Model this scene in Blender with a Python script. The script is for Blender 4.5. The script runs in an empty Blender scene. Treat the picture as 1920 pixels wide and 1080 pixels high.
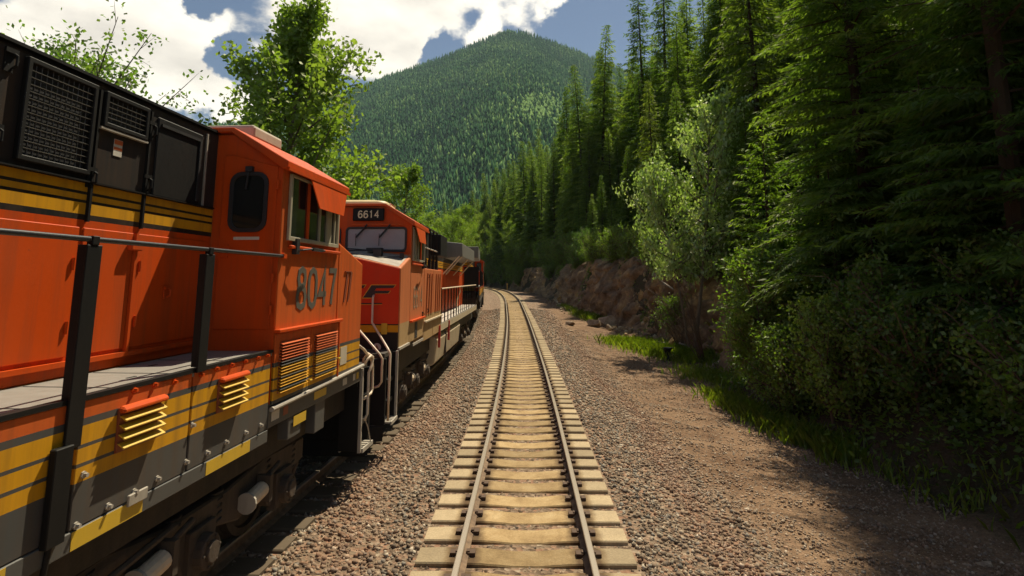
import bpy, bmesh, math, random
import numpy as np
from mathutils import Vector, Matrix, noise as mnoise

S = bpy.context.scene
COL = S.collection
random.seed(7)
RNG = np.random.default_rng(11)
R = math.radians

# ---------------------------------------------------------------- camera, sky, sun, exposure
CAM_H = 3.06
PITCH = 8.5
cam_d = bpy.data.cameras.new('camera')
cam = bpy.data.objects.new('camera', cam_d)
COL.objects.link(cam)
cam.location = (0, 0, CAM_H)
cam.rotation_euler = (R(90 + PITCH), 0, 0)
cam_d.sensor_width = 36.0
cam_d.lens = 36.0 * 1090 / 1920
cam_d.shift_y = -174.9 / 1920
cam_d.clip_start = 0.05
cam_d.clip_end = 12000
S.camera = cam

SUN = Vector((0.27, 0.53, 1.0)).normalized()
SUN_EL = math.asin(SUN.z)
SUN_AZ = math.atan2(SUN.x, SUN.y)
sun_d = bpy.data.lights.new('sun', 'SUN')
sun_d.energy = 5.0
sun_d.angle = R(0.53)
sun_d.color = (1.0, 0.89, 0.67)
sun = bpy.data.objects.new('sun', sun_d)
COL.objects.link(sun)
sun.rotation_euler = (-SUN).to_track_quat('-Z', 'Y').to_euler()
sun.location = (30, 40, 120)

W = bpy.data.worlds.new('World')
S.world = W
W.use_nodes = True


def build_world():
    nt = W.node_tree
    nt.nodes.clear()
    N = nt.nodes.new
    L = nt.links.new
    out = N('ShaderNodeOutputWorld')
    bg = N('ShaderNodeBackground')
    sky = N('ShaderNodeTexSky')
    sky.sky_type = 'NISHITA'
    sky.sun_disc = False
    sky.sun_elevation = SUN_EL
    sky.sun_rotation = SUN_AZ
    sky.altitude = 600
    sky.air_density = 1.0
    sky.dust_density = 0.6
    sky.ozone_density = 1.4
    tc = N('ShaderNodeTexCoord')
    # flattened direction, so that clouds lie in a layer
    sep = N('ShaderNodeSeparateXYZ')
    L(tc.outputs['Generated'], sep.inputs[0])

    def math_(op, a, b=None, c=None):
        n = N('ShaderNodeMath')
        n.operation = op
        for i, v in enumerate((a, b, c)):
            if v is None:
                continue
            if hasattr(v, 'default_value') or hasattr(v, 'is_linked'):
                L(v, n.inputs[i])
            else:
                n.inputs[i].default_value = v
        return n.outputs[0]
    zz = math_('ADD', math_('MAXIMUM', sep.outputs[2], 0.0), 0.22)
    px = math_('DIVIDE', sep.outputs[0], zz)
    py = math_('DIVIDE', sep.outputs[1], zz)
    comb = N('ShaderNodeCombineXYZ')
    L(px, comb.inputs[0])
    L(py, comb.inputs[1])
    comb.inputs[2].default_value = 0.37
    n1 = N('ShaderNodeTexNoise')
    n1.inputs['Scale'].default_value = 1.9
    n1.inputs['Detail'].default_value = 9
    n1.inputs['Roughness'].default_value = 0.56
    L(comb.outputs[0], n1.inputs['Vector'])
    dens = n1.outputs['Fac']
    wn = N('ShaderNodeTexNoise')
    wn.inputs['Scale'].default_value = 5.0
    wn.inputs['Detail'].default_value = 6
    wn.inputs['Roughness'].default_value = 0.6
    L(tc.outputs['Generated'], wn.inputs['Vector'])
    wsub = N('ShaderNodeVectorMath')
    wsub.operation = 'MULTIPLY_ADD'
    L(wn.outputs['Color'], wsub.inputs[0])
    wsub.inputs[1].default_value = (0.20, 0.20, 0.20)
    wsub.inputs[2].default_value = (-0.10, -0.10, -0.10)
    wadd = N('ShaderNodeVectorMath')
    L(tc.outputs['Generated'], wadd.inputs[0])
    L(wsub.outputs[0], wadd.inputs[1])
    # the cloud banks and the blue gaps that stand over the valley: (direction, radius, weight)
    for d, rad, w in CLOUDS:
        v = Vector(d).normalized()
        dt = N('ShaderNodeVectorMath')
        dt.operation = 'DISTANCE'
        L(wadd.outputs[0], dt.inputs[0])
        dt.inputs[1].default_value = v
        mr = N('ShaderNodeMapRange')
        mr.interpolation_type = 'SMOOTHERSTEP'
        L(dt.outputs['Value'], mr.inputs['Value'])
        mr.inputs['From Min'].default_value = 0.0
        mr.inputs['From Max'].default_value = rad
        mr.inputs['To Min'].default_value = w
        mr.inputs['To Max'].default_value = 0.0
        dens = math_('ADD', dens, mr.outputs[0])
    mask = N('ShaderNodeMapRange')
    mask.interpolation_type = 'SMOOTHSTEP'
    L(dens, mask.inputs['Value'])
    mask.inputs['From Min'].default_value = 0.57
    mask.inputs['From Max'].default_value = 0.665
    # thick parts of a cloud are greyer underneath
    n2 = N('ShaderNodeTexNoise')
    n2.inputs['Scale'].default_value = 3.1
    n2.inputs['Detail'].default_value = 7
    n2.inputs['Roughness'].default_value = 0.55
    L(comb.outputs[0], n2.inputs['Vector'])
    thick = math_('ADD', math_('MULTIPLY', math_('SUBTRACT', n1.outputs['Fac'], 0.5), 0.9), math_('MULTIPLY', math_('SUBTRACT', n2.outputs['Fac'], 0.5), 1.6))
    ramp = N('ShaderNodeValToRGB')
    ramp.color_ramp.elements[0].position = 0.0
    ramp.color_ramp.elements[0].color = (1.0, 0.93, 0.80, 1)
    ramp.color_ramp.elements[1].position = 0.5
    ramp.color_ramp.elements[1].color = (0.60, 0.55, 0.48, 1)
    L(math_('ADD', thick, 0.12), ramp.inputs[0])
    cl = N('ShaderNodeMixRGB')
    cl.blend_type = 'MULTIPLY'
    cl.inputs[0].default_value = 1.0
    L(ramp.outputs[0], cl.inputs[1])
    cl.inputs[2].default_value = (CLOUD_GAIN,) * 3 + (1,)
    mix = N('ShaderNodeMixRGB')
    L(mask.outputs[0], mix.inputs[0])
    L(sky.outputs[0], mix.inputs[1])
    L(cl.outputs[0], mix.inputs[2])
    L(mix.outputs[0], bg.inputs[0])
    bg.inputs[1].default_value = SKY_STRENGTH
    L(bg.outputs[0], out.inputs[0])


SKY_STRENGTH = 0.05
CLOUD_GAIN = 19.0
HAZE = 0.00006
# directions (x right, y ahead, z up)
CLOUDS = [((-0.74, 1, 0.47), 0.19, 0.26), ((-0.62, 1, 0.42), 0.13, 0.24), ((-0.33, 1, 0.45), 0.12, 0.22), ((-0.22, 1, 0.41), 0.10, 0.22), ((-0.50, 1, 0.30), 0.10, 0.2),
          ((-0.12, 1, 0.51), 0.15, 0.27), ((0.04, 1, 0.51), 0.14, 0.28), ((-0.24, 1, 0.50), 0.10, 0.2), ((0.13, 1, 0.49), 0.06, 0.2), ((-0.05, 1, 0.45), 0.07, 0.2), ((-0.6, 1, 0.31), 0.07, 0.16),
          ((-0.555, 1, 0.50), 0.06, -0.3), ((-0.535, 1, 0.375), 0.06, -0.3), ((-0.16, 1, 0.425), 0.055, -0.26), ((0.20, 1, 0.47), 0.10, -0.4)]
build_world()
S.view_settings.view_transform = 'Standard'
S.view_settings.look = 'None'
S.view_settings.gamma = 1.0
S.view_settings.exposure = 0.45
S.view_settings.use_curve_mapping = False
S.cycles.use_denoising = True
S.cycles.use_adaptive_sampling = True
S.cycles.adaptive_threshold = 0.025
S.cycles.max_bounces = 4
S.cycles.diffuse_bounces = 2
S.cycles.glossy_bounces = 2
S.cycles.transmission_bounces = 4
S.cycles.transparent_max_bounces = 6
S.cycles.volume_bounces = 0
S.cycles.sample_clamp_indirect = 6.0
S.cycles.caustics_reflective = False
S.cycles.caustics_refractive = False


# ---------------------------------------------------------------- helpers
def tag(o, label=None, cat=None, group=None, kind=None):
    if label:
        o['label'] = label
    if cat:
        o['category'] = cat
    if group:
        o['group'] = group
    if kind:
        o['kind'] = kind
    return o


def empty(name, loc=(0, 0, 0), rz=0.0):
    o = bpy.data.objects.new(name, None)
    COL.objects.link(o)
    o.location = loc
    o.rotation_euler = (0, 0, rz)
    o.empty_display_size = 0.2
    return o


def link(name, me, parent=None):
    o = bpy.data.objects.new(name, me)
    COL.objects.link(o)
    if parent is not None:
        o.parent = parent
    return o


class MB:
    """collects faces, builds one mesh object"""

    def __init__(self, T=None):
        self.v = []
        self.f = []
        self.T = T

    def add(self, pts, faces):
        b = len(self.v)
        self.v += [self.T(p) if self.T else tuple(p) for p in pts]
        self.f += [tuple(b + i for i in f) for f in faces]

    def box(self, a0, a1, b0, b1, c0, c1):
        self.add([(a, b, c) for a in (a0, a1) for b in (b0, b1) for c in (c0, c1)],
                 [(0, 1, 3, 2), (4, 6, 7, 5), (0, 4, 5, 1), (2, 3, 7, 6), (0, 2, 6, 4), (1, 5, 7, 3)])
        return self

    def loft(self, rings, caps=True, closed=True):
        n = len(rings[0])
        pts = [p for r in rings for p in r]
        fs = []
        for i in range(len(rings) - 1):
            for j in range(n if closed else n - 1):
                k = (j + 1) % n
                fs.append((i * n + j, i * n + k, (i + 1) * n + k, (i + 1) * n + j))
        if caps and closed:
            fs.append(tuple(range(n)))
            fs.append(tuple(range((len(rings) - 1) * n, len(rings) * n)))
        self.add(pts, fs)
        return self

    def prism(self, poly, mapf, d0, d1):
        """poly: 2D outline; mapf(p, d) -> 3D"""
        return self.loft([[mapf(p, d0) for p in poly], [mapf(p, d1) for p in poly]])

    def ring(self, outer, inner, mapf, d0, d1):
        n = len(outer)
        pts = [mapf(p, d0) for p in outer] + [mapf(p, d0) for p in inner] + [mapf(p, d1) for p in outer] + [mapf(p, d1) for p in inner]
        fs = []
        for j in range(n):
            k = (j + 1) % n
            fs += [(j, k, n + k, n + j), (2 * n + j, 3 * n + j, 3 * n + k, 2 * n + k), (j, 2 * n + j, 2 * n + k, k), (n + j, n + k, 3 * n + k, 3 * n + j)]
        self.add(pts, fs)
        return self

    def tube(self, pts, r, n=8, r1=None):
        P = [Vector(p) for p in pts]
        rings = []
        prev = None
        for i, p in enumerate(P):
            d = (P[min(i + 1, len(P) - 1)] - P[max(i - 1, 0)]).normalized()
            if prev is None:
                a = d.cross(Vector((0, 0, 1)))
                if a.length < 1e-3:
                    a = d.cross(Vector((1, 0, 0)))
                a.normalize()
            else:
                a = (prev - d * prev.dot(d)).normalized()
            prev = a
            b = d.cross(a)
            rr = r if r1 is None else r + (r1 - r) * i / max(1, len(P) - 1)
            rings.append([tuple(p + (a * math.cos(2 * math.pi * k / n) + b * math.sin(2 * math.pi * k / n)) * rr) for k in range(n)])
        return self.loft(rings)

    def build(self, name, mat, parent=None, bevel=0.0, smooth=False, segs=1):
        me = bpy.data.meshes.new(name or 'shared')
        me.from_pydata(self.v, [], self.f)
        bm = bmesh.new()
        bm.from_mesh(me)
        bmesh.ops.recalc_face_normals(bm, faces=bm.faces)
        bm.to_mesh(me)
        bm.free()
        if smooth:
            me.shade_smooth()
        o = link(name, me, parent)
        if mat is not None:
            me.materials.append(mat)
        if bevel:
            m = o.modifiers.new('bevel', 'BEVEL')
            m.width = bevel
            m.segments = segs
            m.limit_method = 'ANGLE'
            m.angle_limit = R(40)
        return o


def rrect(cx, cy, hw, hh, r, n=5):
    out = []
    for (sx, sy, a0) in ((1, 1, 0), (-1, 1, 90), (-1, -1, 180), (1, -1, 270)):
        for i in range(n):
            a = R(a0 + 90 * i / (n - 1))
            out.append((cx + sx * (hw - r) + r * math.cos(a), cy + sy * (hh - r) + r * math.sin(a)))
    return out


def np_mesh(name, V, F, mat, parent=None, col=None, smooth=False):
    """V (n,3), F (m,3 or 4) numpy; col (n,) or (n,3) point attribute 'tint'"""
    me = bpy.data.meshes.new(name or 'shared')
    V = np.ascontiguousarray(V, dtype=np.float32)
    F = np.ascontiguousarray(F, dtype=np.int32)
    k = F.shape[1]
    me.vertices.add(len(V))
    me.vertices.foreach_set('co', V.ravel())
    me.loops.add(F.size)
    me.loops.foreach_set('vertex_index', F.ravel())
    me.polygons.add(len(F))
    me.polygons.foreach_set('loop_start', np.arange(0, F.size, k, dtype=np.int32))
    me.polygons.foreach_set('loop_total', np.full(len(F), k, dtype=np.int32))
    if col is not None:
        col = np.asarray(col, dtype=np.float32)
        if col.ndim == 1:
            a = me.attributes.new('tint', 'FLOAT', 'POINT')
            a.data.foreach_set('value', col)
        else:
            a = me.attributes.new('tint', 'FLOAT_COLOR', 'POINT')
            a.data.foreach_set('color', np.concatenate([col, np.ones((len(col), 1), np.float32)], 1).ravel())
    me.update(calc_edges=True)
    if smooth:
        me.polygons.foreach_set('use_smooth', np.ones(len(F), dtype=bool))
    me.materials.append(mat)
    return link(name, me, parent) if name else me


# ---------------------------------------------------------------- materials
def new_mat(name):
    m = bpy.data.materials.new(name)
    m.use_nodes = True
    nt = m.node_tree
    nt.nodes.clear()
    out = nt.nodes.new('ShaderNodeOutputMaterial')
    return m, nt, out


def tex_noise(nt, scale, detail=4, rough=0.55, vec=None):
    n = nt.nodes.new('ShaderNodeTexNoise')
    n.inputs['Scale'].default_value = scale
    n.inputs['Detail'].default_value = detail
    n.inputs['Roughness'].default_value = rough
    if vec is not None:
        nt.links.new(vec, n.inputs['Vector'])
    return n


def mixrgb(nt, fac, a, b, mode='MIX'):
    n = nt.nodes.new('ShaderNodeMixRGB')
    n.blend_type = mode
    for i, v in enumerate((fac, a, b)):
        if isinstance(v, (int, float)):
            n.inputs[i].default_value = v
        elif isinstance(v, tuple):
            n.inputs[i].default_value = v if len(v) == 4 else v + (1,)
        else:
            nt.links.new(v, n.inputs[i])
    return n.outputs[0]


def ramp(nt, fac, stops, const=False):
    n = nt.nodes.new('ShaderNodeValToRGB')
    cr = n.color_ramp
    cr.interpolation = 'CONSTANT' if const else 'LINEAR'
    while len(cr.elements) < len(stops):
        cr.elements.new(0.5)
    for e, (p, c) in zip(cr.elements, stops):
        e.position = p
        e.color = tuple(c) + (1,) if len(c) == 3 else c
    nt.links.new(fac, n.inputs[0])
    return n.outputs[0]


def principled(nt, out, color=None, rough=0.6, metal=0.0, spec=0.5, bump=None):
    p = nt.nodes.new('ShaderNodeBsdfPrincipled')
    if color is not None:
        if isinstance(color, tuple):
            p.inputs['Base Color'].default_value = color if len(color) == 4 else color + (1,)
        else:
            nt.links.new(color, p.inputs['Base Color'])
    if isinstance(rough, (int, float)):
        p.inputs['Roughness'].default_value = rough
    else:
        nt.links.new(rough, p.inputs['Roughness'])
    p.inputs['Metallic'].default_value = metal
    p.inputs['Specular IOR Level'].default_value = spec
    if bump is not None:
        nt.links.new(bump, p.inputs['Normal'])
    nt.links.new(p.outputs[0], out.inputs[0])
    return p


def bump_node(nt, h, strength, dist):
    b = nt.nodes.new('ShaderNodeBump')
    b.inputs['Strength'].default_value = strength
    b.inputs['Distance'].default_value = dist
    nt.links.new(h, b.inputs['Height'])
    return b.outputs[0]


def objco(nt):
    return nt.nodes.new('ShaderNodeTexCoord').outputs['Object']


def worn(name, color, rough=0.5, dirt=(0.09, 0.065, 0.045), amount=0.35, scale=3.0, metal=0.0, bump=0.0, spec=0.5):
    """painted / metal surface with grime and streaks of its own"""
    m, nt, out = new_mat(name)
    co = objco(nt)
    mp = nt.nodes.new('ShaderNodeMapping')
    mp.inputs['Scale'].default_value = (1.6, 1.6, 0.35)
    nt.links.new(co, mp.inputs[0])
    a = tex_noise(nt, scale, 7, 0.62, mp.outputs[0])
    b = tex_noise(nt, scale * 9, 5, 0.6, co)
    f = ramp(nt, a.outputs['Fac'], [(0.38, (0, 0, 0)), (0.72, (1, 1, 1))])
    f2 = mixrgb(nt, 0.5, f, b.outputs['Fac'], 'MULTIPLY')
    fm = nt.nodes.new('ShaderNodeMath')
    fm.operation = 'MULTIPLY'
    nt.links.new(f2, fm.inputs[0])
    fm.inputs[1].default_value = amount
    c = mixrgb(nt, fm.outputs[0], color, dirt)
    rr = nt.nodes.new('ShaderNodeMapRange')
    nt.links.new(b.outputs['Fac'], rr.inputs['Value'])
    rr.inputs['To Min'].default_value = max(0.05, rough - 0.12)
    rr.inputs['To Max'].default_value = min(1, rough + 0.18)
    principled(nt, out, c, rr.outputs[0], metal, spec, bump_node(nt, b.outputs['Fac'], 0.4, bump) if bump else None)
    return m


def livery(name, stops, rough=0.45, fade=0.0, dirt=0.5):
    """paint bands at fixed heights on the body; stops: (height, colour) upwards"""
    m, nt, out = new_mat(name)
    co = objco(nt)
    sep = nt.nodes.new('ShaderNodeSeparateXYZ')
    nt.links.new(co, sep.inputs[0])
    d = nt.nodes.new('ShaderNodeMath')
    d.operation = 'DIVIDE'
    nt.links.new(sep.outputs[2], d.inputs[0])
    d.inputs[1].default_value = 6.0
    base = ramp(nt, d.outputs[0], [(z / 6.0, c) for z, c in stops], True)
    mp = nt.nodes.new('ShaderNodeMapping')
    mp.inputs['Scale'].default_value = (3.0, 3.0, 0.16)
    nt.links.new(co, mp.inputs[0])
    a = tex_noise(nt, 2.6, 8, 0.62, mp.outputs[0])
    b = tex_noise(nt, 30, 5, 0.6, co)
    c = base
    if fade:
        c = mixrgb(nt, fade, c, (0.55, 0.33, 0.17))
    f = ramp(nt, a.outputs['Fac'], [(0.45, (0, 0, 0)), (0.8, (dirt,) * 3)])
    c = mixrgb(nt, f, c, (0.10, 0.055, 0.03))
    # scuffs and chips in the paint
    ch = tex_noise(nt, 7.0, 10, 0.75, co)
    fc = ramp(nt, ch.outputs['Fac'], [(0.66, (0, 0, 0)), (0.72, (0.55,) * 3)])
    c = mixrgb(nt, fc, c, (0.09, 0.05, 0.035))
    # chalky weathering
    a2 = tex_noise(nt, 1.1, 4, 0.5, co)
    f3 = ramp(nt, a2.outputs['Fac'], [(0.4, (0, 0, 0)), (0.85, (0.07,) * 3)])
    c = mixrgb(nt, f3, c, (0.62, 0.36, 0.18))
    rr = nt.nodes.new('ShaderNodeMapRange')
    nt.links.new(b.outputs['Fac'], rr.inputs['Value'])
    rr.inputs['To Min'].default_value = rough - 0.08
    rr.inputs['To Max'].default_value = rough + 0.16
    principled(nt, out, c, rr.outputs[0], 0, 0.16, bump_node(nt, a2.outputs['Fac'], 0.15, 0.01))
    return m


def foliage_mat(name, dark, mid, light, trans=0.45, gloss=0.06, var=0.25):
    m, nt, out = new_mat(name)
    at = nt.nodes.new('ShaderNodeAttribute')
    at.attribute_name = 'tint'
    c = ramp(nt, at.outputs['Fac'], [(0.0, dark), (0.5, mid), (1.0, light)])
    oi = nt.nodes.new('ShaderNodeObjectInfo')
    hsv = nt.nodes.new('ShaderNodeHueSaturation')
    mr = nt.nodes.new('ShaderNodeMapRange')
    nt.links.new(oi.outputs['Random'], mr.inputs['Value'])
    mr.inputs['To Min'].default_value = 1 - var
    mr.inputs['To Max'].default_value = 1 + var
    mh = nt.nodes.new('ShaderNodeMapRange')
    nt.links.new(oi.outputs['Random'], mh.inputs['Value'])
    mh.inputs['To Min'].default_value = 0.515
    mh.inputs['To Max'].default_value = 0.485
    nt.links.new(mh.outputs[0], hsv.inputs['Hue'])
    nt.links.new(mr.outputs[0], hsv.inputs['Value'])
    nt.links.new(c, hsv.inputs['Color'])
    dif = nt.nodes.new('ShaderNodeBsdfDiffuse')
    nt.links.new(hsv.outputs[0], dif.inputs[0])
    tr = nt.nodes.new('ShaderNodeBsdfTranslucent')
    tcol = mixrgb(nt, 1.0, hsv.outputs[0], (1.10, 1.30, 0.50), 'MULTIPLY')
    nt.links.new(tcol, tr.inputs[0])
    mx = nt.nodes.new('ShaderNodeMixShader')
    mx.inputs[0].default_value = trans
    nt.links.new(dif.outputs[0], mx.inputs[1])
    nt.links.new(tr.outputs[0], mx.inputs[2])
    gl = nt.nodes.new('ShaderNodeBsdfGlossy')
    gl.inputs['Roughness'].default_value = 0.55
    gl.inputs[0].default_value = (0.9, 0.9, 0.8, 1)
    mx2 = nt.nodes.new('ShaderNodeMixShader')
    mx2.inputs[0].default_value = gloss
    nt.links.new(mx.outputs[0], mx2.inputs[1])
    nt.links.new(gl.outputs[0], mx2.inputs[2])
    nt.links.new(mx2.outputs[0], out.inputs[0])
    return m


ORANGE = (0.60, 0.070, 0.005)
YELLOW = (0.64, 0.31, 0.012)
GREY = (0.075, 0.078, 0.076)
ORANGE_SUNLIT = (0.60, 0.115, 0.022)  # paler orange: sunlight on cab, nose and sill sides put into the colour
BLACK = (0.016, 0.016, 0.016)
BANDS = [(0, GREY), (1.76, YELLOW), (1.875, GREY), (1.895, YELLOW), (1.98, GREY), (2.0, YELLOW), (2.11, GREY), (2.16, ORANGE_SUNLIT)]
M = {}
M['body'] = livery('sunlit_orange_banded', BANDS)
M['body_faded_lit'] = livery('faded_sunlit_orange', [(0, (0.40, 0.28, 0.13)), (2.2, ORANGE_SUNLIT)], rough=0.5, fade=0.30, dirt=0.35)  # faded paint over an orange that already carries the sunlight
M['body_front'] = livery('nose_paint_shaded', [(0, BLACK), (2.03, YELLOW), (2.17, BLACK), (2.19, (0.64, 0.045, 0.012))], dirt=0.12)  # redder orange: the shade on the nose front is put into the colour
M['hood'] = livery('hood_paint_banded', [(0, ORANGE), (3.54, BLACK), (3.60, YELLOW), (3.685, BLACK), (3.71, YELLOW), (3.77, BLACK), (3.79, YELLOW), (3.86, (0.026, 0.026, 0.026))])
M['cab'] = livery('cab_orange_paint', [(0, ORANGE)], dirt=0.4)
M['cab_faded'] = livery('cab_orange_paint_faded', [(0, ORANGE)], fade=0.06, dirt=0.4)
M['black'] = worn('black_paint', (0.010, 0.010, 0.010), 0.55, (0.05, 0.04, 0.03), 0.18, spec=0.2)
M['dark_steel'] = worn('underframe_steel', (0.028, 0.023, 0.018), 0.7, (0.10, 0.07, 0.045), 0.6, 4, bump=0.01)
M['frame_brown'] = worn('truck_frame_brown', (0.06, 0.043, 0.03), 0.75, (0.14, 0.10, 0.07), 0.6, 5, bump=0.01)
M['walkway'] = worn('walkway_plate', (0.26, 0.245, 0.22), 0.55, (0.13, 0.11, 0.08), 0.5, 5)
M['cream'] = worn('cream_pipe_paint', (0.72, 0.58, 0.42), 0.45, (0.30, 0.2, 0.12), 0.35, 6)
M['pale_steel'] = worn('pale_grimy_steel', (0.42, 0.38, 0.32), 0.5, (0.16, 0.12, 0.08), 0.5, 6)
M['tan'] = worn('tan_box_paint', (0.56, 0.49, 0.37), 0.6, (0.25, 0.2, 0.14), 0.4, 3)
M['tank'] = worn('tank_paint', (0.50, 0.41, 0.27), 0.6, (0.16, 0.12, 0.08), 0.5, 3)
M['rail_tube'] = worn('handrail_steel', (0.022, 0.023, 0.028), 0.35, (0.06, 0.05, 0.04), 0.3, 8)
M['yellow'] = worn('yellow_paint', (0.66, 0.42, 0.03), 0.42, (0.28, 0.18, 0.06), 0.25, 6)
M['grey_paint'] = worn('grey_paint', (0.085, 0.085, 0.08), 0.5, (0.08, 0.06, 0.05), 0.4, 5)
M['number_grey'] = worn('number_grey', (0.10, 0.10, 0.085), 0.5, (0.22, 0.12, 0.05), 0.35, 9)
M['number_faint'] = worn('number_faint', (0.30, 0.21, 0.13), 0.5, (0.45, 0.27, 0.15), 0.6, 12)
M['digit_cream'] = worn('digit_cream', (0.75, 0.66, 0.42), 0.5, (0.4, 0.3, 0.2), 0.3, 20)
M['gasket'] = worn('rubber_gasket', (0.018, 0.018, 0.02), 0.55, (0.06, 0.05, 0.04), 0.3)
M['sign_white'] = worn('white_label', (0.62, 0.58, 0.5), 0.5, (0.4, 0.3, 0.2), 0.4, 20)
M['sign_red'] = worn('red_label', (0.6, 0.13, 0.03), 0.5, (0.3, 0.2, 0.1), 0.3, 20)
M['brick_red'] = worn('dark_red_paint', (0.28, 0.07, 0.03), 0.5, (0.2, 0.1, 0.05), 0.3, 9)
M['nose_top'] = worn('nose_top_paint', (0.36, 0.31, 0.25), 0.6, (0.10, 0.08, 0.06), 0.8, 4)
M['red_lamp'] = worn('red_plastic', (0.55, 0.04, 0.03), 0.35, (0.3, 0.1, 0.05), 0.2)


def glass_mat(name, color, rough):
    m, nt, out = new_mat(name)
    co = objco(nt)
    n = tex_noise(nt, 6, 6, 0.6, co)
    rr = nt.nodes.new('ShaderNodeMapRange')
    nt.links.new(n.outputs['Fac'], rr.inputs['Value'])
    rr.inputs['To Min'].default_value = rough
    rr.inputs['To Max'].default_value = rough + 0.12
    c = mixrgb(nt, n.outputs['Fac'], color, tuple(x * 1.25 for x in color))
    principled(nt, out, c, rr.outputs[0], 0.0, 0.8)
    return m


M['glass_dark'] = glass_mat('dark_glass', (0.012, 0.014, 0.014), 0.03)
M['glass_grey'] = glass_mat('grey_windscreen', (0.27, 0.28, 0.30), 0.12)  # grey base colour for the windscreen


def ground_mat():
    """ballast, dirt and forest soil; the point attribute tint says which lies where (r ballast, g dirt, b soil)"""
    m, nt, out = new_mat('ground_gravel_dirt')
    co = objco(nt)
    at = nt.nodes.new('ShaderNodeAttribute')
    at.attribute_name = 'tint'
    sep = nt.nodes.new('ShaderNodeSeparateColor')
    nt.links.new(at.outputs['Color'], sep.inputs[0])
    vor = nt.nodes.new('ShaderNodeTexVoronoi')
    vor.inputs['Scale'].default_value = 17
    nt.links.new(co, vor.inputs['Vector'])
    sc = nt.nodes.new('ShaderNodeSeparateColor')
    nt.links.new(vor.outputs['Color'], sc.inputs[0])
    bal = ramp(nt, sc.outputs[0], [(0.0, (0.09, 0.062, 0.042)), (0.3, (0.18, 0.125, 0.085)), (0.55, (0.235, 0.175, 0.12)), (0.8, (0.27, 0.15, 0.095)), (1.0, (0.36, 0.29, 0.21))])
    n1 = tex_noise(nt, 0.9, 6, 0.6, co)
    dirt = ramp(nt, n1.outputs['Fac'], [(0.3, (0.14, 0.085, 0.052)), (0.5, (0.21, 0.138, 0.088)), (0.7, (0.27, 0.185, 0.12))])
    n2 = tex_noise(nt, 14, 6, 0.65, co)
    n5 = tex_noise(nt, 55, 4, 0.6, co)
    dirt = mixrgb(nt, 0.6, dirt, ramp(nt, n5.outputs['Fac'], [(0.35, (0.5, 0.45, 0.4)), (0.65, (1.35, 1.3, 1.25))]), 'MULTIPLY')
    dirt = mixrgb(nt, 0.55, dirt, ramp(nt, n2.outputs['Fac'], [(0.35, (0.45, 0.4, 0.35)), (0.65, (1.3, 1.25, 1.2))]), 'MULTIPLY')
    n3 = tex_noise(nt, 3.0, 8, 0.65, co)
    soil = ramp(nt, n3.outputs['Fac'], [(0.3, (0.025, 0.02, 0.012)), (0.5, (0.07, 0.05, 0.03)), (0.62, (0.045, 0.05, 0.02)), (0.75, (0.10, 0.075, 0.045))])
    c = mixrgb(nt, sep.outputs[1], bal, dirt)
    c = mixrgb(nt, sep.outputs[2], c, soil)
    h = nt.nodes.new('ShaderNodeMath')
    h.operation = 'ADD'
    nt.links.new(vor.outputs['Distance'], h.inputs[0])
    nt.links.new(n2.outputs['Fac'], h.inputs[1])
    principled(nt, out, c, 0.95, 0, 0.15, bump_node(nt, h.outputs[0], 0.9, 0.03))
    return m


def attr_color_mat(name, rough=0.9, bump=0.0, scale=10.0):
    m, nt, out = new_mat(name)
    at = nt.nodes.new('ShaderNodeAttribute')
    at.attribute_name = 'tint'
    co = objco(nt)
    n = tex_noise(nt, scale, 5, 0.6, co)
    c = mixrgb(nt, 0.5, at.outputs['Color'], ramp(nt, n.outputs['Fac'], [(0.3, (0.5, 0.5, 0.5)), (0.7, (1.4, 1.4, 1.4))]), 'MULTIPLY')
    principled(nt, out, c, rough, 0, 0.2, bump_node(nt, n.outputs['Fac'], 0.6, bump) if bump else None)
    return m


def rock_mat(name, a, b, c_, scale=1.5):
    m, nt, out = new_mat(name)
    co = objco(nt)
    n = tex_noise(nt, scale, 9, 0.65, co)
    n2 = tex_noise(nt, scale * 7, 6, 0.65, co)
    c = ramp(nt, n.outputs['Fac'], [(0.32, a), (0.5, b), (0.68, c_)])
    c = mixrgb(nt, 0.6, c, ramp(nt, n2.outputs['Fac'], [(0.3, (0.45, 0.42, 0.4)), (0.7, (1.35, 1.3, 1.25))]), 'MULTIPLY')
    principled(nt, out, c, 0.9, 0, 0.2, bump_node(nt, n2.outputs['Fac'], 0.9, 0.06))
    return m


M['ground'] = ground_mat()
M['stone'] = attr_color_mat('ballast_stone', 0.85)
M['bank'] = rock_mat('cut_bank_earth', (0.09, 0.06, 0.036), (0.24, 0.16, 0.095), (0.44, 0.29, 0.13), 0.7)
M['boulder'] = rock_mat('pale_boulder', (0.28, 0.2, 0.13), (0.45, 0.36, 0.26), (0.55, 0.46, 0.35), 2)
M['ochre_rock'] = rock_mat('ochre_rock', (0.20, 0.11, 0.04), (0.36, 0.22, 0.08), (0.46, 0.31, 0.14), 1.5)
M['brown_rock'] = rock_mat('brown_rock', (0.10, 0.07, 0.05), (0.19, 0.13, 0.09), (0.27, 0.2, 0.14), 2)


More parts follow.
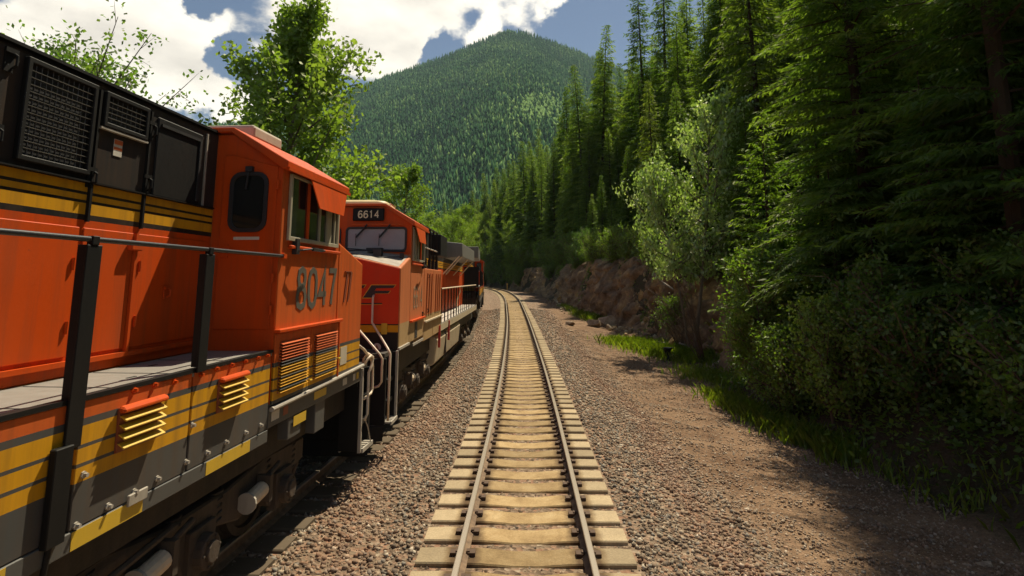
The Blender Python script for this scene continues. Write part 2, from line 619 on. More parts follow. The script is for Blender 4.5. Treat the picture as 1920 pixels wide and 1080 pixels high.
def tie_mat():
    """pale concrete, rust-stained on both sides of each rail"""
    m, nt, out = new_mat('concrete_tie')
    co = objco(nt)
    oi = nt.nodes.new('ShaderNodeObjectInfo')
    ad = nt.nodes.new('ShaderNodeVectorMath')
    nt.links.new(co, ad.inputs[0])
    sc_ = nt.nodes.new('ShaderNodeVectorMath')
    sc_.operation = 'SCALE'
    sc_.inputs[0].default_value = (40, 17, 9)
    nt.links.new(oi.outputs['Random'], sc_.inputs['Scale'])
    nt.links.new(sc_.outputs[0], ad.inputs[1])
    a = tex_noise(nt, 3.5, 8, 0.65, ad.outputs[0])
    b = tex_noise(nt, 40, 5, 0.6, ad.outputs[0])
    sep = nt.nodes.new('ShaderNodeSeparateXYZ')
    nt.links.new(co, sep.inputs[0])

    def mth(op, u, v=None):
        n = nt.nodes.new('ShaderNodeMath')
        n.operation = op
        for i_, q in enumerate((u, v)):
            if q is None:
                continue
            if isinstance(q, (int, float)):
                n.inputs[i_].default_value = q
            else:
                nt.links.new(q, n.inputs[i_])
        return n.outputs[0]
    ax = mth('ABSOLUTE', sep.outputs[0])
    dd = mth('ABSOLUTE', mth('SUBTRACT', ax, 0.7535))
    dd = mth('ADD', dd, mth('MULTIPLY', mth('SUBTRACT', a.outputs['Fac'], 0.5), 0.16))
    st = ramp(nt, dd, [(0.13, (0.9, 0.9, 0.9)), (0.24, (0, 0, 0))])
    c = ramp(nt, a.outputs['Fac'], [(0.3, (0.26, 0.175, 0.085)), (0.5, (0.37, 0.26, 0.13)), (0.7, (0.45, 0.335, 0.185))])
    endf = ramp(nt, ax, [(0.88, (0, 0, 0)), (1.0, (0.55, 0.55, 0.55))])
    c = mixrgb(nt, endf, c, (0.44, 0.37, 0.26))
    hsv = nt.nodes.new('ShaderNodeHueSaturation')
    mr = nt.nodes.new('ShaderNodeMapRange')
    nt.links.new(oi.outputs['Random'], mr.inputs['Value'])
    mr.inputs['To Min'].default_value = 0.72
    mr.inputs['To Max'].default_value = 1.1
    nt.links.new(mr.outputs[0], hsv.inputs['Value'])
    nt.links.new(c, hsv.inputs['Color'])
    c = mixrgb(nt, 0.5, hsv.outputs[0], ramp(nt, b.outputs['Fac'], [(0.3, (0.6, 0.58, 0.55)), (0.7, (1.25, 1.22, 1.2))]), 'MULTIPLY')
    c = mixrgb(nt, st, c, (0.085, 0.05, 0.026))
    principled(nt, out, c, 0.88, 0, 0.2, bump_node(nt, b.outputs['Fac'], 0.5, 0.006))
    return m


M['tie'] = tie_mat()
M['tie_shade'] = worn('shaded_tie', (0.12, 0.09, 0.06), 0.85, (0.08, 0.06, 0.04), 0.5, 3, spec=0.2)  # darker copy of the tie; shade under the locomotives is in its colour
M['clip'] = worn('rusty_clip', (0.09, 0.05, 0.028), 0.8, (0.05, 0.03, 0.02), 0.5, 20)
M['dead_wood'] = worn('weathered_wood', (0.32, 0.26, 0.2), 0.8, (0.1, 0.07, 0.05), 0.6, 8, bump=0.01)
M['cut_wood'] = worn('fresh_cut_wood', (0.52, 0.34, 0.12), 0.8, (0.3, 0.18, 0.07), 0.5, 8)
M['charred'] = worn('charred_wood', (0.012, 0.011, 0.01), 0.7, (0.03, 0.025, 0.02), 0.4, 8, bump=0.02)
M['bark'] = worn('conifer_bark', (0.075, 0.05, 0.034), 0.9, (0.03, 0.02, 0.014), 0.6, 5, bump=0.03, spec=0.1)
M['bark_pale'] = worn('poplar_bark', (0.20, 0.165, 0.12), 0.9, (0.06, 0.05, 0.035), 0.6, 5, bump=0.02, spec=0.1)
M['twig'] = worn('dry_twig', (0.17, 0.115, 0.075), 0.9, (0.06, 0.04, 0.03), 0.5, 9, spec=0.1)
M['marker'] = worn('marker_yellow', (0.75, 0.42, 0.08), 0.5, (0.4, 0.25, 0.1), 0.3, 8)


def rail_mat():
    m, nt, out = new_mat('rail_steel')
    g = nt.nodes.new('ShaderNodeNewGeometry')
    sep = nt.nodes.new('ShaderNodeSeparateXYZ')
    nt.links.new(g.outputs['Normal'], sep.inputs[0])
    co = objco(nt)
    n = tex_noise(nt, 9, 6, 0.6, co)
    rust = ramp(nt, n.outputs['Fac'], [(0.3, (0.10, 0.06, 0.035)), (0.7, (0.24, 0.155, 0.09))])
    at = nt.nodes.new('ShaderNodeAttribute')
    at.attribute_name = 'tint'
    c = mixrgb(nt, at.outputs['Fac'], rust, (0.50, 0.42, 0.33))
    p = principled(nt, out, c, 0.4, 0, 0.5)
    mr = nt.nodes.new('ShaderNodeMapRange')
    nt.links.new(at.outputs['Fac'], mr.inputs['Value'])
    mr.inputs['To Min'].default_value = 0.85
    mr.inputs['To Max'].default_value = 0.3
    nt.links.new(mr.outputs[0], p.inputs['Roughness'])
    mm = nt.nodes.new('ShaderNodeMath')
    mm.operation = 'MULTIPLY'
    nt.links.new(at.outputs['Fac'], mm.inputs[0])
    mm.inputs[1].default_value = 0.5
    nt.links.new(mm.outputs[0], p.inputs['Metallic'])
    return m


M['rail'] = rail_mat()
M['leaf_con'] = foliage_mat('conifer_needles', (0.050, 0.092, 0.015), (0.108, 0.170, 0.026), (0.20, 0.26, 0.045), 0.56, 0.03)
M['leaf_con_y'] = foliage_mat('cedar_sprays', (0.06, 0.10, 0.016), (0.115, 0.165, 0.026), (0.19, 0.235, 0.04), 0.52, 0.04, 0.15)
M['leaf_pop'] = foliage_mat('poplar_leaves', (0.12, 0.19, 0.025), (0.19, 0.28, 0.04), (0.28, 0.36, 0.08), 0.55, 0.05, 0.15)
M['leaf_bright'] = foliage_mat('bright_leaves', (0.13, 0.20, 0.018), (0.21, 0.30, 0.03), (0.31, 0.38, 0.06), 0.55, 0.04)
M['leaf_pale'] = foliage_mat('pale_leaves', (0.12, 0.21, 0.05), (0.25, 0.36, 0.10), (0.52, 0.58, 0.30), 0.52, 0.12, 0.12)
M['leaf_shrub'] = foliage_mat('shrub_leaves', (0.06, 0.115, 0.015), (0.12, 0.20, 0.024), (0.20, 0.28, 0.04), 0.55, 0.05)
M['leaf_young'] = foliage_mat('young_conifer_sprays', (0.05, 0.10, 0.014), (0.10, 0.18, 0.022), (0.18, 0.26, 0.04), 0.48, 0.03)
M['grass'] = foliage_mat('grass_blades', (0.09, 0.15, 0.012), (0.17, 0.25, 0.015), (0.27, 0.30, 0.04), 0.45, 0.05)
M['forest_far'] = foliage_mat('mountain_forest', (0.028, 0.086, 0.036), (0.066, 0.150, 0.056), (0.20, 0.32, 0.10), 0.15, 0.0, 0.0)


# ---------------------------------------------------------------- alignment of the two tracks and the lie of the land
def hermite(xs, ys):
    xs = np.array(xs, float)
    ys = np.array(ys, float)
    d = np.gradient(ys, xs)

    def f(x):
        x = np.asarray(x, float)
        i = np.clip(np.searchsorted(xs, x) - 1, 0, len(xs) - 2)
        h = xs[i + 1] - xs[i]
        t = (x - xs[i]) / h
        a = 2 * t**3 - 3 * t**2 + 1
        b = t**3 - 2 * t**2 + t
        c = -2 * t**3 + 3 * t**2
        e = t**3 - t**2
        y = a * ys[i] + b * h * d[i] + c * ys[i + 1] + e * h * d[i + 1]
        lo = ys[0] + d[0] * (x - xs[0])
        hi = ys[-1] + d[-1] * (x - xs[-1])
        return np.where(x < xs[0], lo, np.where(x > xs[-1], hi, y))
    return f


track_x = hermite([-20, 0, 6.6, 15.2, 20.3, 30, 42, 54, 63, 86, 111, 140, 175], [-0.55, -0.02, 0.14, 0.33, 0.40, 0.45, 0.42, 0.24, 0.06, -1.32, -4.5, -10.5, -21])
track_z = hermite([-20, 0, 20, 30, 42, 54, 63, 86, 111, 140, 175], [0, 0, 0.0, 0.10, 0.36, 0.78, 1.10, 1.66, 1.95, 2.3, 2.6])
other_x = hermite([-20, -12, 0, 9.5, 12, 22, 33, 44, 56, 75, 100, 130, 170], [-5.98, -5.43, -4.62, -3.99, -3.86, -3.60, -3.51, -3.83, -4.28, -5.6, -8.6, -13, -23])
other_z = hermite([-20, 0, 30, 36, 56, 75, 110, 170], [0, 0, 0.05, 0.15, 0.70, 1.3, 1.9, 2.5])

bank_base = hermite([-20, 5, 12, 20, 28, 36, 43, 52, 62, 75, 100, 180], [8.2, 8.0, 7.4, 7.6, 9.0, 8.8, 8.0, 6.9, 6.0, 6.0, 6.2, 6.5])
bank_high = hermite([-20, 10, 22, 30, 38, 46, 55, 65, 80, 120, 180], [1.0, 1.2, 2.0, 3.6, 5.0, 5.4, 5.2, 5.0, 4.6, 4.5, 4.5])


def smooth(a, b, x):
    t = np.clip((x - a) / (b - a), 0, 1)
    return t * t * (3 - 2 * t)


def land(X, Y):
    """height of the ground without small relief, and the three surface weights"""
    X = np.asarray(X, float)
    Y = np.asarray(Y, float)
    t = X - track_x(Y)
    o = X - other_x(Y)
    zt = track_z(Y)
    zo = other_z(Y)
    w = smooth(-0.6, 0.6, t + 2.1)          # 0 at the other track, 1 at ours
    zb = zt * w + zo * (1 - w)
    bb = bank_base(Y)
    bh = bank_high(Y)
    prof = np.full(X.shape, -0.225)
    prof = prof - 0.10 * smooth(1.4, 2.3, t) - 0.26 * smooth(2.2, 5.0, t) - 0.10 * smooth(5.0, 6.2, t)
    bw = np.clip(bh * 0.42, 0.9, 2.6)
    prof = prof + bh * smooth(bb - 0.3, bb + bw, t) * 0.9
    up = np.clip(t - bb - bw * 0.7, 0, 80)
    prof = prof + up * 0.40 + 0.003 * np.clip(up - 10, 0, 80) ** 2 * 0.6
    prof = prof - 0.06 * smooth(-1.4, -2.0, t) * smooth(-2.9, -2.1, t)
    dn = np.clip(-o - 1.9, 0, 400)
    prof = prof - 2.6 * smooth(0, 5.5, dn) - np.clip(dn - 5.5, 0, 60) * 0.06
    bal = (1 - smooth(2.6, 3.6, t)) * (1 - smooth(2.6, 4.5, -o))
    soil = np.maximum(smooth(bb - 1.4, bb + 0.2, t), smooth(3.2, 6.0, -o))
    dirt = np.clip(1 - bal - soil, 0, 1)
    return zb + prof, bal, dirt, soil


def ground_z(x, y):
    return float(land(np.array([x]), np.array([y]))[0][0])


def fbm(x, y, z, o=4):
    return mnoise.fractal(Vector((x, y, z)), 1.0, 2.0, o)


def build_ground():
    ys = np.concatenate([np.arange(-20, 40, 0.4), np.arange(40, 90, 1.0), np.arange(90, 240, 3.0)])
    ts = np.concatenate([np.arange(-160, -30, 10), np.arange(-30, -8, 1.5), np.arange(-8, 12, 0.25), np.arange(12, 30, 1.2), np.arange(30, 120, 6)])
    Yg, Tg = np.meshgrid(ys, ts, indexing='ij')
    Xg = Tg + track_x(Yg)
    Z, b, d, s = land(Xg, Yg)
    flat = np.stack([Xg.ravel(), Yg.ravel(), Z.ravel()], 1)
    for i in range(len(flat)):
        x, y, _ = flat[i]
        t = Tg.ravel()[i]
        if -60 < t < 60:
            k = 0.03 if t < 3.4 else 0.07
            if s.ravel()[i] > 0.4:
                k = 0.25
            if abs(t) < 1.35:
                k = 0.0
            flat[i, 2] += k * fbm(x * 0.9, y * 0.9, 3.1, 3)
    # ragged border between ballast, dirt and soil
    nz = np.array([fbm(p[0] * 0.7, p[1] * 0.5, 9.0, 4) for p in flat])
    zb, b2, d2, s2 = land(flat[:, 0] + 0.7 * nz, flat[:, 1])
    col = np.stack([b2, np.clip(d2 + s2, 0, 1), s2], 1)
    n, m = Yg.shape
    idx = np.arange(n * m).reshape(n, m)
    F = np.stack([idx[:-1, :-1], idx[:-1, 1:], idx[1:, 1:], idx[1:, :-1]], -1).reshape(-1, 4)
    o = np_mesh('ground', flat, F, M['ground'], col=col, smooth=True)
    tag(o, kind='structure')
    # valley floor out to the horizon
    v = MB()
    n = 48
    rings = []
    for r in (1, 300, 1200, 9000):
        rings.append([(r * math.cos(2 * math.pi * k / n), r * math.sin(2 * math.pi * k / n), -9.0 - (r > 5000) * 20) for k in range(n)])
    v.loft(rings, caps=False)
    o = v.build('valley_floor', M['valley'])
    tag(o, kind='structure')


def valley_mat():
    m, nt, out = new_mat('valley_meadow')
    co = objco(nt)
    n = tex_noise(nt, 0.02, 8, 0.6, co)
    c = ramp(nt, n.outputs['Fac'], [(0.3, (0.03, 0.05, 0.015)), (0.6, (0.06, 0.09, 0.025)), (0.8, (0.10, 0.10, 0.04))])
    principled(nt, out, c, 0.95, 0, 0.1)
    return m


M['valley'] = valley_mat()
build_ground()

# ---------------------------------------------------------------- mountain
ridge_h = hermite([-3500, -2400, -1500, -900, -610, -450, -228, -110, 0, 100, 180, 270, 500, 900, 1500, 2500, 3500],
                  [60, 130, 270, 520, 655, 722, 806, 858, 898, 872, 842, 804, 700, 540, 400, 300, 200])


def mountain_z(X, Y):
    X = np.asarray(X, float)
    Y = np.asarray(Y, float)
    q = np.clip((Y - 430) / (2000 - 430), 0, 1)
    back = np.clip((Y - 2000) / 1500, 0, 1)
    Xr = X * (1 + 0.10 * (1 - q)) + 90 * (1 - q)
    g = q ** 1.16
    z = ridge_h(Xr) * g * (1 - 0.8 * back)
    spur = np.sin(X / 75.0 + 3.1 * q) * 9 + np.sin(X / 130.0 + 1.7 * q + 0.6) * 60 + np.sin(X / 57.0 - 2.6 * q + 2.0) * 22 + np.sin(X / 290. - 1.0) * 46
    z = z + spur * np.sin(np.pi * np.clip(q, 0, 1) ** 0.7) * np.clip(1.25 - q, 0, 1) * 0.9
    return z - 9.0


def build_mountain():
    xs = np.arange(-3500, 3501, 50.0)
    ys = np.concatenate([np.arange(330, 2000, 30.0), np.arange(2000, 3600, 80.0)])
    Yg, Xg = np.meshgrid(ys, xs, indexing='ij')
    Z = mountain_z(Xg, Yg)
    Z = np.where(Yg < 430, -14, Z)
    n, m = Yg.shape
    idx = np.arange(n * m).reshape(n, m)
    F = np.stack([idx[:-1, :-1], idx[:-1, 1:], idx[1:, 1:], idx[1:, :-1]], -1).reshape(-1, 4)
    o = np_mesh('mountain', np.stack([Xg.ravel(), Yg.ravel(), Z.ravel()], 1), F, M['mountain'], smooth=True)
    tag(o, kind='structure')
    # the forest that covers it
    rng = np.random.default_rng(5)
    n = 47000
    u = rng.random(n)
    Y = np.sqrt(380**2 + u * (2060**2 - 380**2))
    X = Y * (-0.62 + rng.random(n) * 0.94)
    Z = np.where(Y < 440, -10, mountain_z(X, Y))
    patch = np.array([fbm(x / 150, y / 150, 2.2, 4) for x, y in zip(X, Y)])
    keep = rng.random(n) < np.clip(1.0 + patch * 0.5, 0.55, 1)
    X, Y, Z, patch = X[keep], Y[keep], Z[keep], patch[keep]
    n = len(X)
    # broadleaf stands in the hollow right of the middle and along the foot
    belt = np.exp(-(((X / Y) - 0.045) / 0.05) ** 2) * np.exp(-((Y - 1050) / 330) ** 2) + 0.6 * np.exp(-((Y - 430) / 70) ** 2) + 0.12
    decid = rng.random(n) < np.clip(belt * (0.6 + 0.9 * patch), 0, 0.85)
    hgt = np.where(decid, 13 + 6 * rng.random(n), 15 + 18 * rng.random(n) ** 1.3)
    rad = np.where(decid, hgt * 0.26, 2.2 + hgt * (0.06 + 0.04 * rng.random(n)))
    tint = np.where(decid, 0.72 + 0.28 * rng.random(n), np.clip(0.26 + 0.42 * patch + 0.26 * rng.standard_normal(n), 0, 0.8))
    dead = rng.random(n) < 0.012
    K = 6
    tiers = ((0.10, 1.0, 0.45), (0.38, 0.74, 0.76), (0.66, 0.45, 1.0))
    Vs, Fs, Cs = [], [], []
    off = 0
    for (z0, r, z1) in tiers:
        rr = np.where(decid, {1.0: 0.85, 0.74: 1.0, 0.45: 0.75}[r], r)
        ang = rng.random((n, 1)) * 6.28 + np.arange(K)[None] * (2 * np.pi / K)
        jit = 0.65 + 0.6 * rng.random((n, K))
        zz = (z0 + 0.06 * (rng.random((n, K)) - 0.5))
        ring = np.stack([X[:, None] + np.cos(ang) * rad[:, None] * rr[:, None] * jit, Y[:, None] + np.sin(ang) * rad[:, None] * rr[:, None] * jit,
                         Z[:, None] + hgt[:, None] * zz], -1)
        tip = np.stack([X + rad * 0.15 * rng.standard_normal(n), Y, Z + hgt * z1], -1)[:, None]
        V = np.concatenate([ring, tip], 1)
        Vs.append(V.reshape(-1, 3))
        b = off + np.arange(n)[:, None] * (K + 1)
        for j in range(K):
            Fs.append(np.concatenate([b + j, b + (j + 1) % K, b + K], 1))
        c = np.repeat(tint[:, None], K + 1, 1) + 0.08 * rng.standard_normal((n, K + 1))
        Cs.append(np.clip(c, 0, 1).ravel())
        off += n * (K + 1)
    o = np_mesh('mountain_forest', np.concatenate(Vs), np.concatenate(Fs), M['forest_far'], col=np.concatenate(Cs))
    tag(o, 'far conifer forest covering the whole mountainside', 'forest', kind='stuff')


def mountain_mat():
    m, nt, out = new_mat('mountain_soil')
    co = objco(nt)
    n = tex_noise(nt, 0.03, 8, 0.65, co)
    c = ramp(nt, n.outputs['Fac'], [(0.3, (0.01, 0.018, 0.009)), (0.6, (0.025, 0.032, 0.016)), (0.8, (0.06, 0.058, 0.035))])
    principled(nt, out, c, 0.95, 0, 0.1)
    return m


M['mountain'] = mountain_mat()
build_mountain()

# ---------------------------------------------------------------- cut bank: the steep earth and rock face beside the line
def bank_point(y, q):
    """q 0 at the foot, 1 at the top"""
    bb = float(bank_base(y))
    bh = float(bank_high(y))
    bw = min(max(bh * 0.42, 0.9), 2.6)
    t = bb - 0.5 + (bw + 0.9) * q
    x = t + float(track_x(y))
    return x, y, ground_z(x, y)


def build_bank():
    ys = np.concatenate([np.arange(24, 66, 0.15), np.arange(66, 125, 0.5)])
    qs = np.linspace(0, 1, 44)
    V, F = [], []
    for y in ys:
        for q in qs:
            x, yy, z = bank_point(y, q)
            env = math.sin(math.pi * min(max(q, 0.0), 1.0)) ** 0.5 * min(1, max(0, (y - 24) / 4)) * min(1, max(0, (125 - y) / 6))
            p = Vector((x * 0.55, yy * 0.55, z * 0.55))
            n = mnoise.ridged_multi_fractal(p, 0.9, 2.1, 5, 1.0, 2.0) - 1.0
            n2 = mnoise.noise(Vector((x * 0.22, yy * 0.22, z * 0.3 + 5)))
            c = mnoise.cell_vector(Vector((x * 1.3, yy * 1.3 + z * 0.6, z * 1.5)))
            n3 = mnoise.ridged_multi_fractal(Vector((x * 1.9, yy * 1.9, z * 1.9)), 0.9, 2.1, 3, 1.0, 2.0) - 1.0
            dx = -env * (0.40 * n + 1.0 * n2 + 0.20 * n3 + 0.45 * (c.x - 0.5)) - 0.12 * env
            V.append((x + dx, yy + env * 0.25 * (c.y - .5), z + env * 0.22 * (c.z - 0.5) + 0.05 * env))
    m = len(qs)
    idx = np.arange(len(V)).reshape(len(ys), m)
    F = np.stack([idx[:-1, :-1], idx[:-1, 1:], idx[1:, 1:], idx[1:, :-1]], -1).reshape(-1, 4)
    o = np_mesh('cut_bank', np.array(V), F, M['bank'])
    tag(o, kind='structure')


build_bank()


# ---------------------------------------------------------------- the two railway tracks
def place_on(fx, fz, y):
    x = float(fx(y))
    dx = float(fx(y + 0.5) - fx(y - 0.5))
    dz = float(fz(y + 0.5) - fz(y - 0.5))
    return Vector((x, y, float(fz(y)))), Vector((dx, 1, dz)).normalized()


RAIL_PROFILE = [(-0.075, -0.172), (0.075, -0.172), (0.075, -0.16), (0.012, -0.135), (0.012, -0.048), (0.034, -0.036), (0.036, -0.008), (0.028, 0.0), (-0.028, 0.0), (-0.036, -0.008), (-0.034, -0.036), (-0.012, -0.048), (-0.012, -0.135), (-0.075, -0.16)]


def build_rail(fx, fz, off, y0, y1, parent, name='rail'):
    rings = []
    y = y0
    while y < y1:
        p, d = place_on(fx, fz, y)
        r = Vector((d.y, -d.x, 0)).normalized()
        rings.append([tuple(p + r * (off + a) + Vector((0, 0, b))) for a, b in RAIL_PROFILE])
        y += 0.8
    mb = MB()
    mb.loft(rings)
    o = mb.build(name, M['rail'], parent)
    n = len(RAIL_PROFILE)
    v = np.zeros(len(o.data.vertices), np.float32)
    # running surface worn bright: only the vertices of the head's top
    for i in range(len(v)):
        if i % n in (7, 8):
            v[i] = 1.0
        elif i % n in (6, 9):
            v[i] = 0.75
    a = o.data.attributes.new('tint', 'FLOAT', 'POINT')
    a.data.foreach_set('value', v)
    return o


def tie_mesh(name, mat):
    mb = MB()
    xs = [-1.295, -1.0, -0.52, -0.15, 0.15, 0.52, 1.0, 1.295]
    zt = [-0.178, -0.174, -0.182, -0.212, -0.212, -0.182, -0.174, -0.178]
    wt = [0.20, 0.21, 0.21, 0.205, 0.205, 0.21, 0.21, 0.20]
    rings = []
    for x, z, w in zip(xs, zt, wt):
        rings.append([(x, -w - 0.02, -0.40), (x, -w, z - 0.015), (x, -w + 0.015, z), (x, w - 0.015, z), (x, w, z - 0.015), (x, w + 0.02, -0.40)])
    mb.loft(rings)
    o = mb.build(name, mat)
    me = o.data
    bpy.data.objects.remove(o)
    return me


def build_track(name, fx, fz, y0, y1, mat, label, clips=True):
    root = empty(name, (0, 0, 0))
    tag(root, label, 'railway track')
    me = tie_mesh('tie', mat)
    rng = random.Random(3)
    y = y0
    cl = MB()
    k = 0
    while y < y1:
        p, d = place_on(fx, fz, y)
        o = link('tie', me, root)
        o.location = p + Vector((0, 0, rng.uniform(-0.008, 0.004)))
        o.rotation_euler = (math.atan2(d.z, 1), 0, -math.atan2(d.x, d.y) + rng.uniform(-0.006, 0.006))
        if clips and y < 60:
            r = Vector((d.y, -d.x, 0)).normalized()
            for off in (-0.7535, 0.7535):
                for s in (-1, 1):
                    c = p + r * (off + s * 0.105)
                    cl.box(c.x - 0.045, c.x + 0.045, c.y - 0.055, c.y + 0.055, c.z - 0.18, c.z - 0.135)
                    c = p + r * (off + s * 0.065)
                    cl.box(c.x - 0.02, c.x + 0.02, c.y - 0.035, c.y + 0.035, c.z - 0.16, c.z - 0.12)
                c = p + r * off
                cl.box(c.x - 0.09, c.x + 0.09, c.y - 0.09, c.y + 0.09, c.z - 0.19, c.z - 0.171)
        y += 0.61
        k += 1
    for off in (-0.7535, 0.7535):
        build_rail(fx, fz, off, y0 - 1, y1, root)
    if clips:
        tag(cl.build('rail_clips', M['clip'], root), kind='stuff')
    return root


build_track('railway_track', track_x, track_z, -1.0, 150, M['tie'], 'open railway track with pale concrete ties curving away through the middle')
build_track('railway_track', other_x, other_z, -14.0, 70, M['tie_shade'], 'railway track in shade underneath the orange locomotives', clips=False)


def build_stones():
    rng = np.random.default_rng(21)
    zones = [(4.5, 16, 430, 0.030), (16, 30, 210, 0.034), (30, 55, 80, 0.042)]
    Xs, Ys, Rs = [], [], []
    for y0, y1, dens, r in zones:
        n = int((y1 - y0) * 8.2 * dens)
        y = y0 + rng.random(n) * (y1 - y0)
        t = -4.9 + rng.random(n) * 8.4
        keep = (rng.random(n) < np.where(t > 2.3, np.clip((3.6 - t) / 1.3, 0.05, 1), 1))
        ph = ((y + 1.0) / 0.61 + 0.5) % 1.0 - 0.5          # keep the tie tops clear
        on_tie = (np.abs(t) < 1.30) & (np.abs(ph) * 0.61 < 0.22)
        keep &= ~on_tie | (rng.random(n) < 0.01)
        keep &= ~(np.abs(np.abs(t) - 0.7535) < 0.10)
        keep &= ~(t < -3.0) | (rng.random(n) < 0.5)
        y, t = y[keep], t[keep]
        Xs.append(t + track_x(y))
        Ys.append(y)
        Rs.append(r * (0.4 + 1.2 * rng.random(len(y)) ** 1.7))
    X, Y, Rr = map(np.concatenate, (Xs, Ys, Rs))
    # a thin scatter over the dirt
    n = 52000
    y = 4.8 + 36 * rng.random(n) ** 1.6
    t = 2.4 + 4.8 * rng.random(n) ** 1.25
    X = np.concatenate([X, t + track_x(y)])
    Y = np.concatenate([Y, y])
    Rr = np.concatenate([Rr, 0.008 + 0.026 * rng.random(n) ** 2.5])
    Z = land(X, Y)[0]
    t = X - track_x(Y)
    Z = Z + np.array([(0.07 if q > 3.4 else 0.03 if abs(q) >= 1.35 else 0.0) * fbm(a * 0.9, b * 0.9, 3.1, 3) for a, b, q in zip(X, Y, t)])
    Z = Z - np.where(np.abs(t) < 1.35, 0.03, 0.0) + Rr * 0.2 * rng.random(len(X))
    n = len(X)
    base = np.array([(1, 0, 0), (-1, 0, 0), (0, 1, 0), (0, -1, 0), (0, 0, 1), (0, 0, -1)], float)
    # random rotation by a random orthonormal frame
    a = rng.standard_normal((n, 3))
    a /= np.linalg.norm(a, axis=1, keepdims=True)
    b = rng.standard_normal((n, 3))
    b -= (a * b).sum(1, keepdims=True) * a
    b /= np.linalg.norm(b, axis=1, keepdims=True)
    c = np.cross(a, b)
    sc = Rr[:, None, None] * (0.6 + 0.8 * rng.random((n, 6, 1)))
    V = (base[None, :, 0:1] * a[:, None] + base[None, :, 1:2] * b[:, None] + base[None, :, 2:3] * c[:, None]) * sc
    V = V + np.stack([X, Y, Z], 1)[:, None]
    tri = np.array([(0, 2, 4), (2, 1, 4), (1, 3, 4), (3, 0, 4), (2, 0, 5), (1, 2, 5), (3, 1, 5), (0, 3, 5)])
    F = (np.arange(n)[:, None, None] * 6 + tri[None]).reshape(-1, 3)
    pal = np.array([(0.16, 0.118, 0.082), (0.23, 0.175, 0.125), (0.25, 0.155, 0.10), (0.30, 0.245, 0.18), (0.20, 0.18, 0.15), (0.11, 0.085, 0.065), (0.42, 0.36, 0.28)])
    pi = rng.choice(len(pal), n, p=[.2, .24, .16, .14, .13, .1, .03])
    colr = pal[pi] * (0.9 + 0.42 * rng.random((n, 1)))
    red = np.exp(-((t + 2.5 + 0.3 * np.sin(Y * 0.7)) / 0.45) ** 2) + 0.9 * np.exp(-((t - 2.75 - 0.2 * np.sin(Y * 0.5)) / 0.35) ** 2)
    red = (np.clip(red, 0, 1) * 0.4)[:, None]
    colr = colr * (1 - red) + red * np.array([0.30, 0.15, 0.09]) * (0.7 + 0.6 * rng.random((n, 1)))
    crib = (np.abs(t) < 1.32)[:, None]
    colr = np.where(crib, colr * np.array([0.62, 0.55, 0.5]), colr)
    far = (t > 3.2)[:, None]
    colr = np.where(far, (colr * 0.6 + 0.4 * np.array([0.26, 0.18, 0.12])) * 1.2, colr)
    colr = np.repeat(colr[:, None], 6, 1).reshape(-1, 3)
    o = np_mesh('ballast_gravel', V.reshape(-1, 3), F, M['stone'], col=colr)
    tag(o, 'brown and grey crushed stone ballast around the tracks', 'gravel', kind='stuff')


build_stones()


# ---------------------------------------------------------------- locomotives
# body coordinates: s metres back from the nose plate, v metres out from the centre line towards the open track, w metres above the rail
OUT = 1.56          # outer plane of the body

DIG = {
    '8': [([(0.5, 1), (0.8, 0.93), (0.87, 0.76), (0.78, 0.6), (0.5, 0.53), (0.22, 0.6), (0.13, 0.76), (0.2, 0.93)], True), ([(0.5, 0.53), (0.85, 0.45), (0.95, 0.26), (0.85, 0.07), (0.5, 0), (0.15, 0.07), (0.05, 0.26), (0.15, 0.45)], True)],
    '0': [([(0.5, 1), (0.8, 0.92), (0.95, 0.72), (0.95, 0.28), (0.8, 0.08), (0.5, 0), (0.2, 0.08), (0.05, 0.28), (0.05, 0.72), (0.2, 0.92)], True)],
    '4': [([(0.72, 0), (0.72, 1.0), (0.05, 0.32), (0.98, 0.32)], False)],
    '7': [([(0.03, 1), (0.95, 1), (0.6, 0.5), (0.42, 0)], False)],
    '6': [([(0.88, 0.84), (0.72, 0.97), (0.5, 1), (0.22, 0.9), (0.07, 0.65), (0.05, 0.3), (0.18, 0.07), (0.5, 0), (0.82, 0.08), (0.95, 0.3), (0.82, 0.53), (0.5, 0.6), (0.2, 0.5), (0.06, 0.32)], False)],
    '1': [([(0.22, 0.8), (0.52, 1.0), (0.52, 0.0)], False)],
}


def stroke(mb, pts, closed, th, mapf, d0, d1):
    P = [Vector(p) for p in pts]
    n = len(P)
    L_, R_ = [], []
    for i in range(n):
        a = P[(i - 1) % n] if (closed or i > 0) else P[i]
        b = P[(i + 1) % n] if (closed or i < n - 1) else P[i]
        t1 = (P[i] - a).normalized() if (P[i] - a).length > 1e-6 else (b - P[i]).normalized()
        t2 = (b - P[i]).normalized() if (b - P[i]).length > 1e-6 else t1
        t = (t1 + t2)
        t = t.normalized() if t.length > 0.3 else t2
        nn = Vector((-t.y, t.x))
        k = 1.0 / max(0.5, abs(nn.dot(Vector((-t2.y, t2.x)))))
        L_.append(P[i] + nn * th / 2 * k)
        R_.append(P[i] - nn * th / 2 * k)
    m = n if closed else n - 1
    for i in range(m):
        j = (i + 1) % n
        quad = [L_[i], L_[j], R_[j], R_[i]]
        mb.loft([[mapf(q, d0) for q in quad], [mapf(q, d1) for q in quad]])


def digits(T, text, mapf, x0, z0, w, h, gap, th, mat, parent, depth=0.004, base=0.0, name='number_digit'):
    for i, ch in enumerate(text):
        mb = MB(T)
        for pts, closed in DIG[ch]:
            ox = x0 + i * (w + gap)
            stroke(mb, [(ox + p[0] * w, z0 + p[1] * h) for p in pts], closed, th, mapf, base, base + depth)
        mb.build(name, mat, parent)


